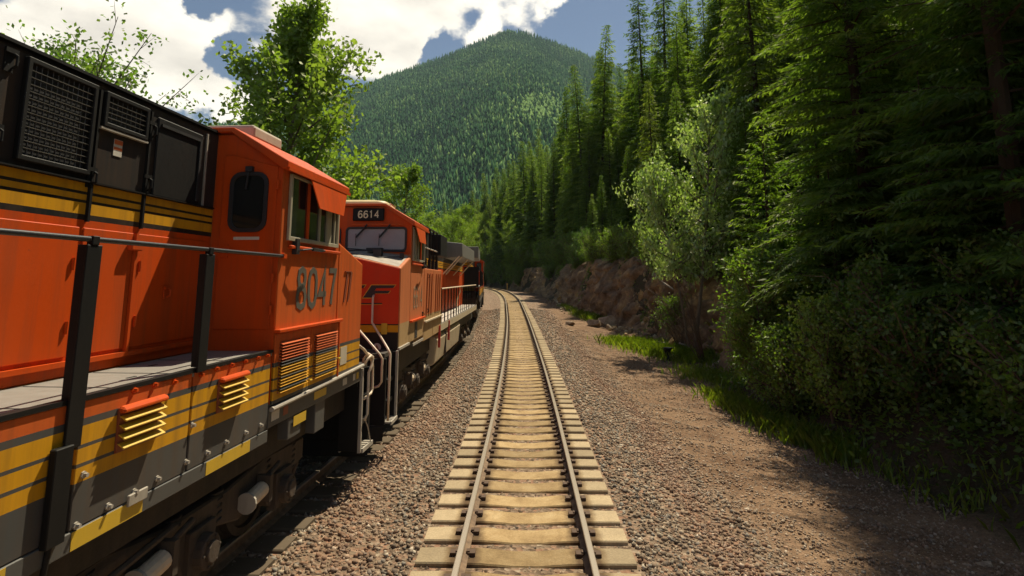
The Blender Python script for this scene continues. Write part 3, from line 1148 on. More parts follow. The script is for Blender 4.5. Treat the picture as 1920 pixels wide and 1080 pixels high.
def truck(root, T, s_c, mirror_v=True):
    for side in ((1, -1) if mirror_v else (1,)):
        pr = [(-2.35, 0.98), (-2.35, 0.70), (-2.05, 0.66), (-1.95, 0.40), (-1.45, 0.40), (-1.30, 0.62), (-0.75, 0.52), (-0.32, 0.62), (-0.22, 0.36), (0.22, 0.36), (0.32, 0.62), (0.75, 0.52),
              (1.30, 0.62), (1.45, 0.40), (1.95, 0.40), (2.05, 0.66), (2.35, 0.70), (2.35, 0.98), (1.2, 1.02), (0.5, 0.92), (-0.5, 0.92), (-1.2, 1.02)]
        mb = MB(T)
        mb.prism([(s_c + a, b) for a, b in pr], lambda p, d: (p[0], d * side, p[1]), 1.06, 1.22)
        fr = mb.build('truck_frame', M['frame_brown'], root, bevel=0.02)
        for k in (-1.7, 0.0, 1.7):
            w = MB(T)
            n = 28
            prof = [(0.53, 0.69), (0.53, 0.80), (0.565, 0.82), (0.565, 0.69)]
            rings = []
            for r, v in ((0.02, 0.70), (0.45, 0.70), (0.50, 0.68), (0.565, 0.67), (0.53, 0.71), (0.525, 0.81), (0.44, 0.82), (0.42, 0.78), (0.2, 0.76), (0.02, 0.78)):
                rings.append([(s_c + k + r * math.cos(2 * math.pi * i / n), v * side, 0.53 + r * math.sin(2 * math.pi * i / n)) for i in range(n)])
            w.loft(rings)
            w.build('wheel', M['dark_steel'], root)
            if side > 0:
                j = MB(T)
                j.box(s_c + k - 0.21, s_c + k + 0.21, 1.16, 1.27, 0.34, 0.76)
                j.tube([(s_c + k, 1.25, 0.53), (s_c + k, 1.36, 0.53)], 0.16, 14)
                j.tube([(s_c + k, 1.35, 0.53), (s_c + k, 1.39, 0.53)], 0.10, 10)
                for a in range(6):
                    j.tube([(s_c + k + 0.13 * math.cos(a), 1.36, 0.53 + 0.13 * math.sin(a)), (s_c + k + 0.13 * math.cos(a), 1.375, 0.53 + 0.13 * math.sin(a))], 0.018, 6)
                j.build('journal_box', M['frame_brown'], fr, bevel=0.012)
                for ds in (-0.34, 0.34):
                    c = MB(T)
                    pts = []
                    for i in range(61):
                        a = i / 60 * 5 * 2 * math.pi
                        pts.append((s_c + k + ds + 0.065 * math.cos(a), 1.16 + 0.065 * math.sin(a), 0.66 + 0.34 * i / 60))
                    c.tube(pts, 0.016, 5)
                    c.build('spring', M['dark_steel'], fr)
        if side > 0:
            for ds in (-0.85, 0.85):
                c = MB(T)
                c.tube([(s_c + ds - 0.20, 1.31, 0.74), (s_c + ds + 0.12, 1.31, 0.70)], 0.085, 14)
                c.build('brake_cylinder', M['cream'], fr, bevel=0.008)
                c = MB(T)
                c.tube([(s_c + ds + 0.12, 1.31, 0.70), (s_c + ds + 0.15, 1.31, 0.70)], 0.11, 14)
                c.build('brake_flange', M['pale_steel'], fr)
                c = MB(T)
                c.box(s_c + ds - 0.27, s_c + ds - 0.2, 1.24, 1.40, 0.60, 0.88)
                c.tube([(s_c + ds - 0.25, 1.33, 0.84), (s_c + ds - 0.55, 1.33, 0.92)], 0.028, 8)
                c.build('brake_bracket', M['frame_brown'], fr)
            c = MB(T)
            c.tube([(s_c - 2.2, 1.20, 1.02), (s_c - 1.0, 1.25, 1.08), (s_c + 0.4, 1.25, 1.06), (s_c + 2.2, 1.20, 1.02)], 0.025, 7)
            c.tube([(s_c - 2.3, 1.16, 0.98), (s_c - 2.42, 1.10, 0.6), (s_c - 2.40, 0.95, 0.18)], 0.028, 7)
            c.tube([(s_c + 0.5, 1.30, 0.95), (s_c + 1.4, 1.33, 0.88), (s_c + 1.9, 1.3, 0.95)], 0.03, 7)
            c.build('brake_pipe', M['frame_brown'], fr)
    b = MB(T)
    b.box(s_c - 1.9, s_c + 1.9, -0.95, 0.95, 0.62, 1.0)
    b.build('bolster', M['dark_steel'], root)
    for k in (-1.7, 0.0, 1.7):
        b = MB(T)
        b.tube([(s_c + k, -0.72, 0.53), (s_c + k, 0.72, 0.53)], 0.09, 10)
        b.build('axle', M['dark_steel'], root)


def louvre_door(root, T, s0, s1, w0, w1, n, mat, parent):
    d = MB(T).box(s0, s1, OUT + 0.004, OUT + 0.02, w0, w1).build('louvre_door', mat, parent, bevel=0.006)
    sm, wm = 0.10, 0.10
    b = MB(T).box(s0 + sm, s1 - sm, OUT + 0.021, OUT + 0.024, w0 + wm, w1 - wm).build('louvre_back', M['brick_red'], d)
    for i in range(n):
        z = w0 + wm + (w1 - w0 - 2 * wm) * (i + 0.5) / n
        h = (w1 - w0 - 2 * wm) / n
        sl = MB(T)
        sl.prism([(0.022, z + h * 0.42), (0.030, z + h * 0.45), (0.062, z - h * 0.20), (0.055, z - h * 0.30)], lambda p, q: (q, OUT + p[0], p[1]), s0 + sm, s1 - sm)
        sl.build('slat', mat, d)
    return d


def window_frame(T, mapf, outer, inner, d0, d1, mat, parent, pane_mat, name='window', dp=0.006):
    mb = MB(T)
    mb.ring(outer, inner, mapf, d0, d1)
    f = mb.build(name, mat, parent, bevel=0.004)
    pn = MB(T)
    pn.prism(inner, mapf, d0, d0 + dp)
    pn.build('pane', pane_mat, f)
    return f


def latch(T, parent, s, w, face, h=0.12, wd=0.05, mat='black'):
    mb = MB(T)
    mb.box(s - wd / 2, s + wd / 2, face, face + 0.012, w - h / 2, w + h / 2)
    mb.tube([(s - wd * 0.3, face + 0.01, w - h * 0.36), (s - wd * 0.3, face + 0.05, w - h * 0.2), (s - wd * 0.3, face + 0.05, w + h * 0.2), (s - wd * 0.3, face + 0.01, w + h * 0.36)], 0.01, 6)
    mb.box(s - wd * 0.7, s + wd * 0.7, face + 0.012, face + 0.03, w + h * 0.30, w + h * 0.5)
    return mb.build('latch', M[mat], parent)


def grille(T, parent, s0, s1, w0, w1, face, ns, nw):
    f = MB(T)
    out = [(s0 - 0.04, w0 - 0.04), (s1 + 0.04, w0 - 0.04), (s1 + 0.04, w1 + 0.04), (s0 - 0.04, w1 + 0.04)]
    inn = [(s0, w0), (s1, w0), (s1, w1), (s0, w1)]
    mp = lambda p, d: (p[0], face + d, p[1])
    f.ring(out, inn, mp, 0.003, 0.045)
    g = f.build('grille_frame', M['black'], parent, bevel=0.006)
    MB(T).box(s0, s1, face + 0.003, face + 0.006, w0, w1).build('grille_back', M['gasket'], g)
    w = MB(T)
    for i in range(1, nw):
        z = w0 + (w1 - w0) * i / nw
        w.tube([(s0, face + 0.03, z), (s1, face + 0.03, z)], 0.0045, 5)
    for i in range(1, ns):
        s = s0 + (s1 - s0) * i / ns
        w.tube([(s, face + 0.022, w0), (s, face + 0.022, w1)], 0.0035, 5)
    tag(w.build('grille_wires', M['pale_wire'], g), kind='stuff')
    return g


M['pale_wire'] = worn('grille_wire', (0.10, 0.095, 0.085), 0.4, (0.05, 0.04, 0.03), 0.4, 12)


def locomotive(label, sgn, pos, tan, number, side, nose_mat='body', cab_mat='cab', fine=True):
    root = empty('locomotive', pos, -math.atan(tan))
    tag(root, label, 'locomotive', 'orange diesel locomotives coupled in a row')
    T = lambda p: (p[1], -sgn * p[0], p[2])
    body = M[nose_mat]
    cabm = M[cab_mat]
    mside = lambda p, d: (p[0], OUT + d, p[1])          # 2D (s,w) on the outer plane
    # ---- cab
    c = MB(T)
    prof = [(-OUT, 1.71), (-OUT, 4.38), (-0.95, 4.76), (0.95, 4.76), (OUT, 4.38), (OUT, 1.71)]
    c.prism(prof, lambda p, d: (d, p[0], p[1]), 1.1, 2.95)
    cab = c.build('cab', body, root, bevel=0.02, segs=2)
    r = MB(T)
    o_ = [(-1.64, 4.33), (-1.64, 4.42), (-0.97, 4.82), (0.97, 4.82), (1.64, 4.42), (1.64, 4.33), (1.58, 4.33), (0.94, 4.765), (-0.94, 4.765), (-1.58, 4.33)]
    r.loft([[(d, p[0], p[1]) for p in o_] for d in (1.0, 3.02)])
    roof = r.build('cab_roof', cabm, root, bevel=0.008)
    MB(T).box(1.0, 3.02, 1.64, 1.66, 4.31, 4.35).build('gutter', cabm, roof)
    if sgn > 0:
        MB(T).box(1.72, 2.5, -0.55, 0.93, 4.82, 5.0).build('air_conditioner', M['tan'], root, bevel=0.04, segs=2)
    else:
        d = MB(T)
        d.loft([rrr for rrr in [[(2.15 + a[0] * k, 0.1 + a[1] * k, z) for a in rrect(0, 0, 0.55, 0.75, 0.2)] for k, z in ((1, 4.80), (1.0, 4.92), (0.9, 4.98), (0.6, 5.02), (0.2, 5.035))]])
        d.build('air_conditioner', M['cream_dome'], root, smooth=True)
        a = MB(T)
        a.tube([(1.5, 0.95, 4.8), (1.75, 0.9, 4.92), (2.3, 0.9, 4.90)], 0.015, 6)
        a.build('antenna', M['brick_red'], root)
    mwall = lambda p, d: (2.95 + d, p[0], p[1])
    MB(T).prism([(0.765, 1.75), (1.555, 1.75), (1.555, 4.36), (0.95, 4.735), (0.765, 4.735)], mwall, 0.0005, 0.0025).build('rear_shade_skin', cabm, cab)  # thin skin of deeper orange: the rear wall's shade put into its colour
    MB(T).prism([(-1.555, 3.66), (-1.555, 4.36), (-0.95, 4.735), (0.95, 4.735), (1.555, 4.36), (1.555, 3.66), (0.6, 3.78), (-0.6, 3.78)], lambda p, d: (1.1 - d, p[0], p[1]), 0.0005, 0.0025).build('front_shade_skin', M['cab'], cab)  # skin over the cab front, its shade coloured in as deeper orange
    # ---- nose
    nv = MB(T)
    f0 = [(0, -OUT, 1.71), (0, -OUT, 3.34), (0, -0.6, 3.56), (0, 0.6, 3.56), (0, OUT, 3.34), (0, OUT, 1.71)]
    f1 = [(1.1, -OUT, 1.71), (1.1, -OUT, 3.62), (1.1, -0.6, 3.74), (1.1, 0.6, 3.74), (1.1, OUT, 3.62), (1.1, OUT, 1.71)]
    nv.loft([f0, f1])
    nose = nv.build('nose', body, root, bevel=0.03, segs=2)
    tp = MB(T)
    e = 0.004
    tp.add([(0.05, -1.5, 3.365 + e), (0.05, -0.6, 3.575 + e), (0.05, 0.6, 3.575 + e), (0.05, 1.5, 3.365 + e), (1.09, -1.5, 3.635 + e), (1.09, -0.6, 3.745 + e), (1.09, 0.6, 3.745 + e), (1.09, 1.5, 3.635 + e)],
           [(0, 1, 5, 4), (1, 2, 6, 5), (2, 3, 7, 6)])
    tp.build('nose_top_plate', M['nose_top'], nose)
    fp = MB(T)
    fp.prism([(-1.54, 1.42), (-1.54, 3.325), (-0.6, 3.54), (0.6, 3.54), (1.54, 3.325), (1.54, 1.42)], lambda p, d: (d, p[0], p[1]), -0.02, -0.002)
    front = fp.build('front_plate', M['body_front'], nose, bevel=0.004)
    # ---- windscreens, number boards, wipers
    for k in (-1, 1):
        mf = lambda p, d: (1.1 - d, p[0], p[1])
        cx = k * 0.755
        window_frame(T, mf, rrect(cx, 4.015, 0.70, 0.28, 0.09), rrect(cx, 4.015, 0.655, 0.235, 0.06), 0.003, 0.04, M['gasket'], cab, M['glass_grey'], 'windscreen')
        nb = MB(T).box(1.02, 1.08, k * 0.57 - 0.36, k * 0.57 + 0.36, 4.43, 4.72).build('number_board', M['black'], cab, bevel=0.02)
        if sgn < 0:
            digits(T, number, lambda p, d: (1.02 - d, p[0], p[1]), k * 0.57 - 0.23, 4.50, 0.095, 0.155, 0.03, 0.026, M['digit_cream'], nb, name='digit')
        wb = MB(T)
        wb.tube([(1.03, k * 0.2, 4.345), (1.03, k * 1.35, 4.345)], 0.014, 6)
        wb.build('wiper_bar', cabm, cab)
        for q in (0.45, 0.98):
            wp = MB(T)
            wp.tube([(1.03, k * q + 0.10, 4.35), (1.03, k * q, 4.22), (1.03, k * q - 0.15, 4.05)], 0.02, 6)
            wp.tube([(1.035, k * q - 0.15, 4.14), (1.035, k * q - 0.15, 3.86)], 0.008, 5)
            wp.build('wiper', M['gasket'], cab)
    if sgn < 0:
        ck = MB(T)
        for a, b in ((((0.9, 0.15, 3.80), (0.55, 0.95, 3.72))), (((0.55, 0.95, 3.72), (0.95, 1.45, 3.72))), (((0.35, 0.2, 3.68), (0.35, 1.0, 3.58))), (((0.35, 1.0, 3.58), (0.75, 1.42, 3.60)))):
            ck.tube([a, b], 0.012, 6)
        ck.box(0.45, 0.65, 0.86, 1.02, 3.56, 3.74)
        ck.box(0.75, 1.0, 0.62, 0.95, 3.74, 3.80)
        ck.box(0.70, 0.78, 1.38, 1.46, 3.52, 3.68)
        ck.build('wiper_linkage', M['gasket'], nose)
        # lettering on the nose: slanted wing-like letters with a thin outline
        SC = 1.0
        F_ = [(0.80, 2.735), (0.97, 2.985), (1.46, 2.985), (1.415, 2.93), (1.07, 2.925), (1.035, 2.875), (1.36, 2.875), (1.315, 2.82), (1.05, 2.818), (0.985, 2.735)]
        S_ = [(0.13, 2.735), (0.55, 2.735), (0.66, 2.80), (0.70, 2.86), (0.45, 2.89), (0.47, 2.925), (0.80, 2.925), (0.84, 2.985), (0.40, 2.985), (0.29, 2.93), (0.26, 2.865), (0.50, 2.84), (0.48, 2.79), (0.17, 2.79)]
        N_ = [(-0.62, 2.735), (-0.45, 2.985), (-0.33, 2.985), (-0.12, 2.83), (-0.01, 2.985), (0.13, 2.985), (-0.04, 2.735), (-0.15, 2.735), (-0.36, 2.89), (-0.47, 2.735)]
        B_ = [(-1.40, 2.735), (-1.23, 2.985), (-0.80, 2.985), (-0.72, 2.93), (-0.80, 2.87), (-0.80, 2.80), (-0.88, 2.735)]
        mfr = lambda p, d: (-0.02 - d, p[0], p[1])
        for g in (F_, S_, N_, B_):
            cxx = sum(p[0] for p in g) / len(g)
            czz = sum(p[1] for p in g) / len(g)
            ol = MB(T)
            ol.prism([(cxx + (p[0] - cxx) * 1.07, czz + (p[1] - czz) * 1.13) for p in g], mfr, 0.001, 0.003)
            lo = ol.build('letter_outline', M['yellow'], front)
            g2 = MB(T)
            g2.prism(g, mfr, 0.0035, 0.007)
            g2.build('letter', M['gasket'], front)
        MB(T).box(-0.026, -0.021, -1.2, 1.20, 2.605, 2.628).build('pinstripe', M['gasket'], front)
        MB(T).box(-0.026, -0.021, -1.2, 1.20, 2.590, 2.600).build('pinstripe', M['yellow'], front)
        em = MB(T)
        em.tube([(-0.022, 1.12, 1.74), (-0.034, 1.12, 1.74)], 0.085, 22)
        em = em.build('round_emblem', M['sign_white'], front)
        ep = MB(T)
        ep.prism([(1.075, 1.71), (1.165, 1.71), (1.12, 1.80)], mfr, 0.0145, 0.017)
        ep.build('emblem_mark', M['brick_red'], em)
        pl = MB(T).box(-0.034, -0.022, 1.12, 1.52, 1.53, 1.64).build('data_plate', M['sign_white'], front)
        for q in (0.05, 0.19, 0.26):
            MB(T).box(-0.037, -0.0345, 1.16 + q, 1.20 + q, 1.565, 1.61).build('plate_mark', M['tank'], pl)
        MB(T).box(-0.05, -0.022, 1.2, 1.32, 2.0, 2.22).build('lamp_bracket', M['yellow'], front, bevel=0.006)
    # ---- porch, end plate, steps, coupler
    MB(T).box(-0.75, -0.022, -1.45, 1.45, 1.62, 1.70).build('porch', M['dark_steel'], root)
    MB(T).box(-0.83, -0.755, -1.5, 1.5, 0.42, 1.62).build('end_plate', M['black'], root, bevel=0.01)
    pw = MB(T)
    pw.loft([[(-0.84, -1.48, 0.42), (-0.84, 1.48, 0.42), (-0.84, 1.48, 0.14), (-0.84, -1.48, 0.14)], [(-1.1, -0.05, 0.42), (-1.1, 0.05, 0.42), (-1.22, 0.05, 0.14), (-1.22, -0.05, 0.14)]])
    pw.build('snow_plough', M['black'], root)
    cp = MB(T)
    cp.box(-1.25, -0.83, -0.13, 0.13, 0.74, 1.0)
    cp.prism([(-1.25, -0.2), (-1.25, 0.2), (-1.5, 0.22), (-1.52, 0.08), (-1.36, 0.02), (-1.38, -0.16)], lambda p, d: (p[0], p[1], d), 0.7, 1.04)
    cp.build('coupler', M['frame_brown'], root, bevel=0.02)
    for k in range(4):
        h = MB(T)
        y = 0.45 + 0.13 * k
        h.tube([(-0.83, y, 1.2), (-1.0, y, 1.12), (-1.12, y + 0.02, 0.85), (-1.3, y - 0.1, 0.62)], 0.022, 7)
        h.build('air_hose', M['gasket'], root)
    st = MB(T)
    st.box(-0.16, -0.12, 1.22, 1.535, 0.42, 1.68)
    st.build('step_plate', M['black'], root, bevel=0.004)
    MB(T).box(-0.17, -0.11, 1.537, 1.585, 0.40, 1.69).build('step_plate_edge', M['pale_steel'], root, bevel=0.004)
    for z in (0.42, 0.80, 1.18):
        tr = MB(T)
        vo = 1.60 if z < 0.5 else 1.50
        for q in range(5):
            tr.box(-0.70 + 0.115 * q, -0.64 + 0.115 * q, 1.24, vo, z, z + 0.03)
        tr.box(-0.70, -0.17, vo - 0.015, vo + 0.01, z - 0.03, z + 0.035)
        tr.box(-0.70, -0.17, 1.22, 1.24, z - 0.03, z + 0.03)
        tr.build('step_tread', M['pale_steel'] if z < 0.5 else M['black'], root)
    hr = MB(T)
    if sgn > 0:
        hr.tube([(-0.01, 1.54, 2.05), (-0.20, 1.56, 1.97), (-0.55, 1.58, 1.76), (-0.64, 1.58, 1.66), (-0.66, 1.58, 1.28), (-0.58, 1.58, 1.22), (-0.22, 1.58, 1.20)], 0.022, 8)
        hr.build('grab_rail', M['cream'], root, smooth=True)
        hr = MB(T)
        hr.tube([(-0.20, 1.56, 1.72), (-0.24, 1.62, 1.82), (-0.34, 1.64, 1.86), (-0.44, 1.64, 1.80), (-0.36, 1.64, 1.68), (-0.30, 1.62, 1.60), (-0.30, 1.62, 0.95), (-0.22, 1.60, 0.88)], 0.022, 8)
        hr.build('grab_rail', M['cream'], root, smooth=True)
        hr = MB(T)
        hr.tube([(-0.45, 1.64, 1.82), (-0.62, 1.5, 1.86), (-0.70, 1.40, 1.76), (-0.70, 1.38, 1.40)], 0.02, 8)
        hr.build('grab_rail', M['cream'], root, smooth=True)
        ch = MB(T)
        ch.tube([(-0.24, 1.60, 0.90), (-0.40, 1.61, 0.72), (-0.60, 1.6, 0.45)], 0.010, 5)
        ch.build('step_chain', M['pale_steel'], root)
    else:
        hr.tube([(-0.06, 1.03, 2.78), (-0.12, 1.03, 2.74), (-0.12, 1.03, 2.24), (-0.80, 1.52, 1.80), (-0.86, 1.58, 1.72), (-0.88, 1.58, 0.98), (-0.80, 1.56, 0.50)], 0.022, 8)
        hr.build('grab_rail', M['cream'], root, smooth=True)
        hr = MB(T)
        hr.tube([(-0.70, 0.78, 2.30), (-0.95, 1.40, 1.72), (-0.98, 1.46, 1.64), (-0.98, 1.46, 1.22), (-0.96, 1.40, 1.14), (-0.86, 1.22, 1.08)], 0.022, 8)
        hr.build('grab_rail', M['cream'], root, smooth=True)
    # ---- cab side: window, sunshade, number
    for k in ((1, -1) if fine else (1,)):
        mk = lambda p, d: (p[0], k * (OUT + d), p[1])
        ww = lambda a, b: [(a, 3.56), (b, 3.56), (b, 4.30), (a, 4.30)]
        o_ = [(1.22, 3.53), (2.80, 3.53), (2.80, 4.31), (1.22, 4.31)]
        i_ = [(1.27, 3.58), (2.75, 3.58), (2.75, 4.28), (1.27, 4.28)]
        wf = window_frame(T, mk, o_, i_, 0.003, 0.035, M['window_trim'], cab, M['glass_dark'])
        for a, b, mm in ((2.24, 2.29, 'cab'), (1.88, 1.92, 'window_trim'), (1.50, 1.66, 'window_trim'), (1.36, 1.39, 'window_trim')):
            q = MB(T)
            q.add([mk((x, z), d) for x in (a, b) for z in (3.581, 4.279) for d in (0.0095, 0.03)], [(0, 1, 3, 2), (4, 6, 7, 5), (0, 4, 5, 1), (2, 3, 7, 6), (0, 2, 6, 4), (1, 5, 7, 3)])
            q.build('mullion', M[mm], wf)
        sh = MB(T)
        sh.loft([[mk(p, d + e2) for p, d in (((1.12, 4.325), 0.075), ((2.38, 4.325), 0.075), ((2.22, 3.97), 0.135), ((1.38, 3.97), 0.135))] for e2 in (0.0, 0.015)])
        sh.build('sunshade', cabm, cab)
    MB(T).box(1.15, 2.75, OUT + 0.003, OUT + 0.05, 3.44, 3.48).build('armrest', cabm, cab, bevel=0.01)
    mi = MB(T)
    mi.tube([(2.62, OUT, 3.42), (2.56, OUT + 0.10, 3.43), (2.30, OUT + 0.14, 3.46), (1.98, OUT + 0.14, 3.45)], 0.012, 6)
    mi.box(2.05, 2.35, OUT + 0.12, OUT + 0.15, 3.43, 3.47)
    mi.box(2.55, 2.63, OUT + 0.002, OUT + 0.06, 3.38, 3.56)
    mi.build('folded_mirror', M['gasket'], cab)
    mtx = lambda p, d: ((-p[0] if sgn > 0 else p[0]), OUT + d, p[1])
    if sgn > 0 and fine:
        digits(T, number, mtx, -2.44, 2.75, 0.255, 0.46, 0.075, 0.072, M['number_grey'], cab, base=0.003)
        for q in (0.0, 0.16):  # slanted strips: shadows of grab irons laid on in dark red
            b = MB(T)
            b.prism([(-0.86 + q, 2.76), (-0.83 + q, 2.76), (-0.70 + q, 3.20), (-0.75 + q, 3.20)], mtx, 0.003, 0.012)
            b.build('slanted_bar_shadow', M['brick_red'], nose)
            b = MB(T)
            b.prism([(-0.80 + q, 2.80), (-0.785 + q, 2.80), (-0.67 + q, 3.20), (-0.69 + q, 3.20)], mtx, 0.003, 0.010)
            b.build('slanted_bar_shadow', M['brick_red'], nose)
        MB(T).box(0.58, 0.84, OUT + 0.003, OUT + 0.018, 3.20, 3.215).build('bar_cap', M['brick_red'], nose)
    elif sgn < 0:
        digits(T, number, mtx, 1.50, 2.45, 0.24, 0.48, 0.07, 0.05, M['number_faint'], cab, base=0.003)
    # ---- the wall behind the cab: door with an oval window
    mw = lambda p, d: (2.95 + d, p[0], p[1])
    dr = MB(T)
    dr.prism([(0.86, 2.54), (1.50, 2.54), (1.50, 4.36), (0.97, 4.50), (0.86, 4.50)], mw, 0.003, 0.018)
    door = dr.build('cab_door', cabm, root, bevel=0.005)
    window_frame(T, mw, rrect(1.18, 3.955, 0.225, 0.345, 0.13), rrect(1.18, 3.955, 0.18, 0.30, 0.10), 0.0185, 0.045, M['gasket'], door, M['glass_dark'], 'door_window')
    MB(T).prism([(1.03, 3.525), (1.33, 3.525), (1.33, 3.56), (1.03, 3.56)], mw, 0.0185, 0.022).build('door_sign', M['sign_white'], door)
    for z in (2.75, 3.1, 4.15):
        h = MB(T)
        h.tube([(2.985, 1.515, z - 0.05), (2.985, 1.515, z + 0.05)], 0.018, 8)
        h.build('hinge', cabm, door)
    h = MB(T)
    h.tube([(2.97, 0.93, 3.38), (3.03, 0.93, 3.40), (3.04, 0.98, 3.40), (3.04, 1.1, 3.38)], 0.014, 6)
    h.box(2.968, 2.99, 0.9, 0.98, 3.33, 3.47)
    h.build('door_handle', cabm, door)
    h = MB(T)
    h.box(2.968, 3.02, 1.14, 1.22, 4.30, 4.36)
    h.tube([(3.01, 1.18, 4.33), (3.0, 1.15, 4.1)], 0.012, 6)
    h.build('door_wiper', M['gasket'], door)
    # ---- long hood
    H0, H1 = 2.95, 20.6
    base_w = 2.31 if side == 'R' else 1.80
    hp = [(-0.76, base_w), (-0.76, 4.74), (-0.68, 4.81), (0.68, 4.81), (0.76, 4.74), (0.76, base_w)]
    hood = MB(T).prism(hp, lambda p, d: (d, p[0], p[1]), H0 + 0.001, H1).build('long_hood', M['hood'], root, bevel=0.012)
    MB(T).box(H0 + 0.01, H1, 0.70, 0.785, 4.755, 4.78).build('roof_edge', M['black'], hood)
    # engine roof and exhaust
    MB(T).box(8.5, 11.5, -0.55, 0.55, 4.8, 5.02).build('exhaust_hatch', M['black'], hood, bevel=0.05)
    if side == 'R':
        U = lambda u: 9.3 - u                    # distances measured along the train
        # upper black doors
        grille(T, hood, U(4.45), U(3.86), 3.97, 4.66, 0.76, 12, 13)
        grille(T, hood, U(5.09), U(4.62), 4.42, 4.65, 0.76, 8, 5)
        MB(T).box(U(5.14), U(4.56), 0.762, 0.80, 4.355, 4.372).build('grille_lip', M['pale_steel'], hood)
        dk = MB(T).box(U(6.02), U(5.28), 0.762, 0.785, 3.88, 4.66).build('hood_door', M['black'], hood, bevel=0.012)
        MB(T).box(U(5.98), U(5.95), 0.786, 0.80, 3.92, 4.60).build('door_seal', M['gasket'], dk)
        MB(T).box(U(5.96), U(5.32), 0.786, 0.80, 4.57, 4.60).build('door_seal', M['gasket'], dk)
        MB(T).box(U(6.12), U(6.10), 0.762, 0.78, 3.88, 4.70).build('hood_seam', M['pale_steel'], hood)
        for u_, w_ in ((5.20, 4.50), (5.20, 3.98), (3.70, 4.62), (3.66, 4.06), (4.53, 3.92)):
            latch(T, hood, U(u_), w_, 0.762, 0.17, 0.07)
        for u_ in (4.54, 5.18):
            MB(T).box(U(u_) - 0.012, U(u_) + 0.012, 0.762, 0.79, 3.55, 4.68).build('hood_post', M['black'], hood)
        sg = MB(T).box(U(4.86), U(4.76), 0.762, 0.766, 4.16, 4.31).build('warning_label', M['sign_white'], hood)
        MB(T).box(U(4.86), U(4.76), 0.7665, 0.768, 4.265, 4.305).build('label_band', M['sign_red'], sg)
        MB(T).box(U(4.86), U(4.76), 0.7665, 0.768, 4.215, 4.24).build('label_band', M['sign_red'], sg)
        MB(T).box(U(6.3), U(3.0), 0.762, 0.80, 3.872, 3.884).build('hood_ledge', M['black'], hood)
        # lower orange doors
        for a, b in ((5.14, 6.26), (4.52, 5.10), (3.2, 4.48)):
            MB(T).box(U(b), U(a), 0.762, 0.775, 2.47, 3.50).build('hood_door', M['hood'], hood, bevel=0.006)
        MB(T).box(U(5.135), U(5.105), 0.762, 0.80, 2.44, 3.50).build('door_post', M['hood'], hood)
        MB(T).box(U(5.17), U(5.02), 0.776, 0.83, 3.34, 3.40).build('door_catch', M['hood'], hood, bevel=0.01)
        MB(T).box(U(6.3), U(3.0), 0.762, 0.80, 2.40, 2.44).build('hood_kick_strip', M['hood'], hood)
        for k in range(8):
            MB(T).box(6.6 + 1.6 * k, 8.0 + 1.6 * k, 0.762, 0.78, 2.5, 4.6).build('hood_door', M['hood'], hood, bevel=0.008)
        for a in (5.20, 4.56, 4.44, 6.22):
            for w_ in (2.7, 3.2):
                hg = MB(T)
                hg.tube([(U(a), 0.785, w_ - 0.05), (U(a), 0.785, w_ + 0.05)], 0.012, 6)
                hg.build('door_hinge', M['hood'], hood)
        latch(T, hood, U(4.62), 2.95, 0.776, 0.12, 0.05, 'hood')
        latch(T, hood, U(5.60), 2.95, 0.776, 0.12, 0.05, 'hood')
        # walkway and side sill
        wk = MB(T).box(2.97, H1, 0.762, OUT - 0.003, 2.26, 2.31).build('walkway', M['walkway'], root)
        MB(T).box(2.97, H1, OUT - 0.05, OUT + 0.012, 2.295, 2.325).build('walkway_edge', M['black'], wk)
        for u_ in (5.55, 4.75, 4.1, 3.4):
            MB(T).box(U(u_) - 0.006, U(u_) + 0.006, 0.8, 1.5, 2.3105, 2.313).build('walkway_joint', M['gasket'], wk)
        for (u_, v_) in ((4.55, 1.28), (4.35, 0.95), (5.2, 1.0)):
            MB(T).box(U(u_) - 0.05, U(u_) + 0.05, v_ - 0.012, v_ + 0.012, 2.3105, 2.3135).build('walkway_slot', M['gasket'], wk)
        edges = [2.98, U(4.92), U(3.72), 7.0, 8.6, 10.2, 11.8, 13.4, 15, 17, 19, H1]
        for a, b in zip(edges[:-1], edges[1:]):
            MB(T).box(a + 0.012, b - 0.012, OUT - 0.04, OUT, 1.50, 2.292).build('sill_panel', M['body'], root, bevel=0.006)
        MB(T).box(2.98, H1, OUT - 0.08, OUT - 0.045, 1.48, 2.25).build('sill_backing', M['grey_paint'], root)
        MB(T).box(2.98, H1, OUT - 0.04, OUT + 0.006, 1.37, 1.495).build('sill_flange', M['grey_paint'], root, bevel=0.006)
        for a, b in ((U(4.40), U(3.75)), (U(5.95), U(5.2)), (U(7.3), U(6.95)), (U(3.3), U(2.9))):
            MB(T).box(a, b, OUT + 0.0065, OUT + 0.009, 1.378, 1.49).build('sill_patch', M['yellow'], root)
        for (u_, w_) in [(4.20, 2.28), (4.42, 2.28), (4.66, 2.26), (5.02, 2.26), (5.25, 2.28), (5.50, 2.28), (5.75, 2.28), (6.0, 2.28), (6.20, 2.28), (3.8, 1.82), (4.95, 1.86), (3.78, 1.52), (4.05, 1.54), (4.30, 1.55), (4.55, 1.56), (4.90, 1.58), (5.2, 1.57), (5.5, 1.58), (5.85, 1.58), (6.15, 1.58)]:
            b = MB(T)
            b.tube([(U(u_), OUT, w_), (U(u_), OUT + 0.035, w_)], 0.014, 7)
            b.tube([(U(u_), OUT + 0.001, w_), (U(u_), OUT + 0.012, w_)], 0.024, 7)
            b.build('bolt', M['pale_steel'] if w_ < 2 else M['cab'], root)
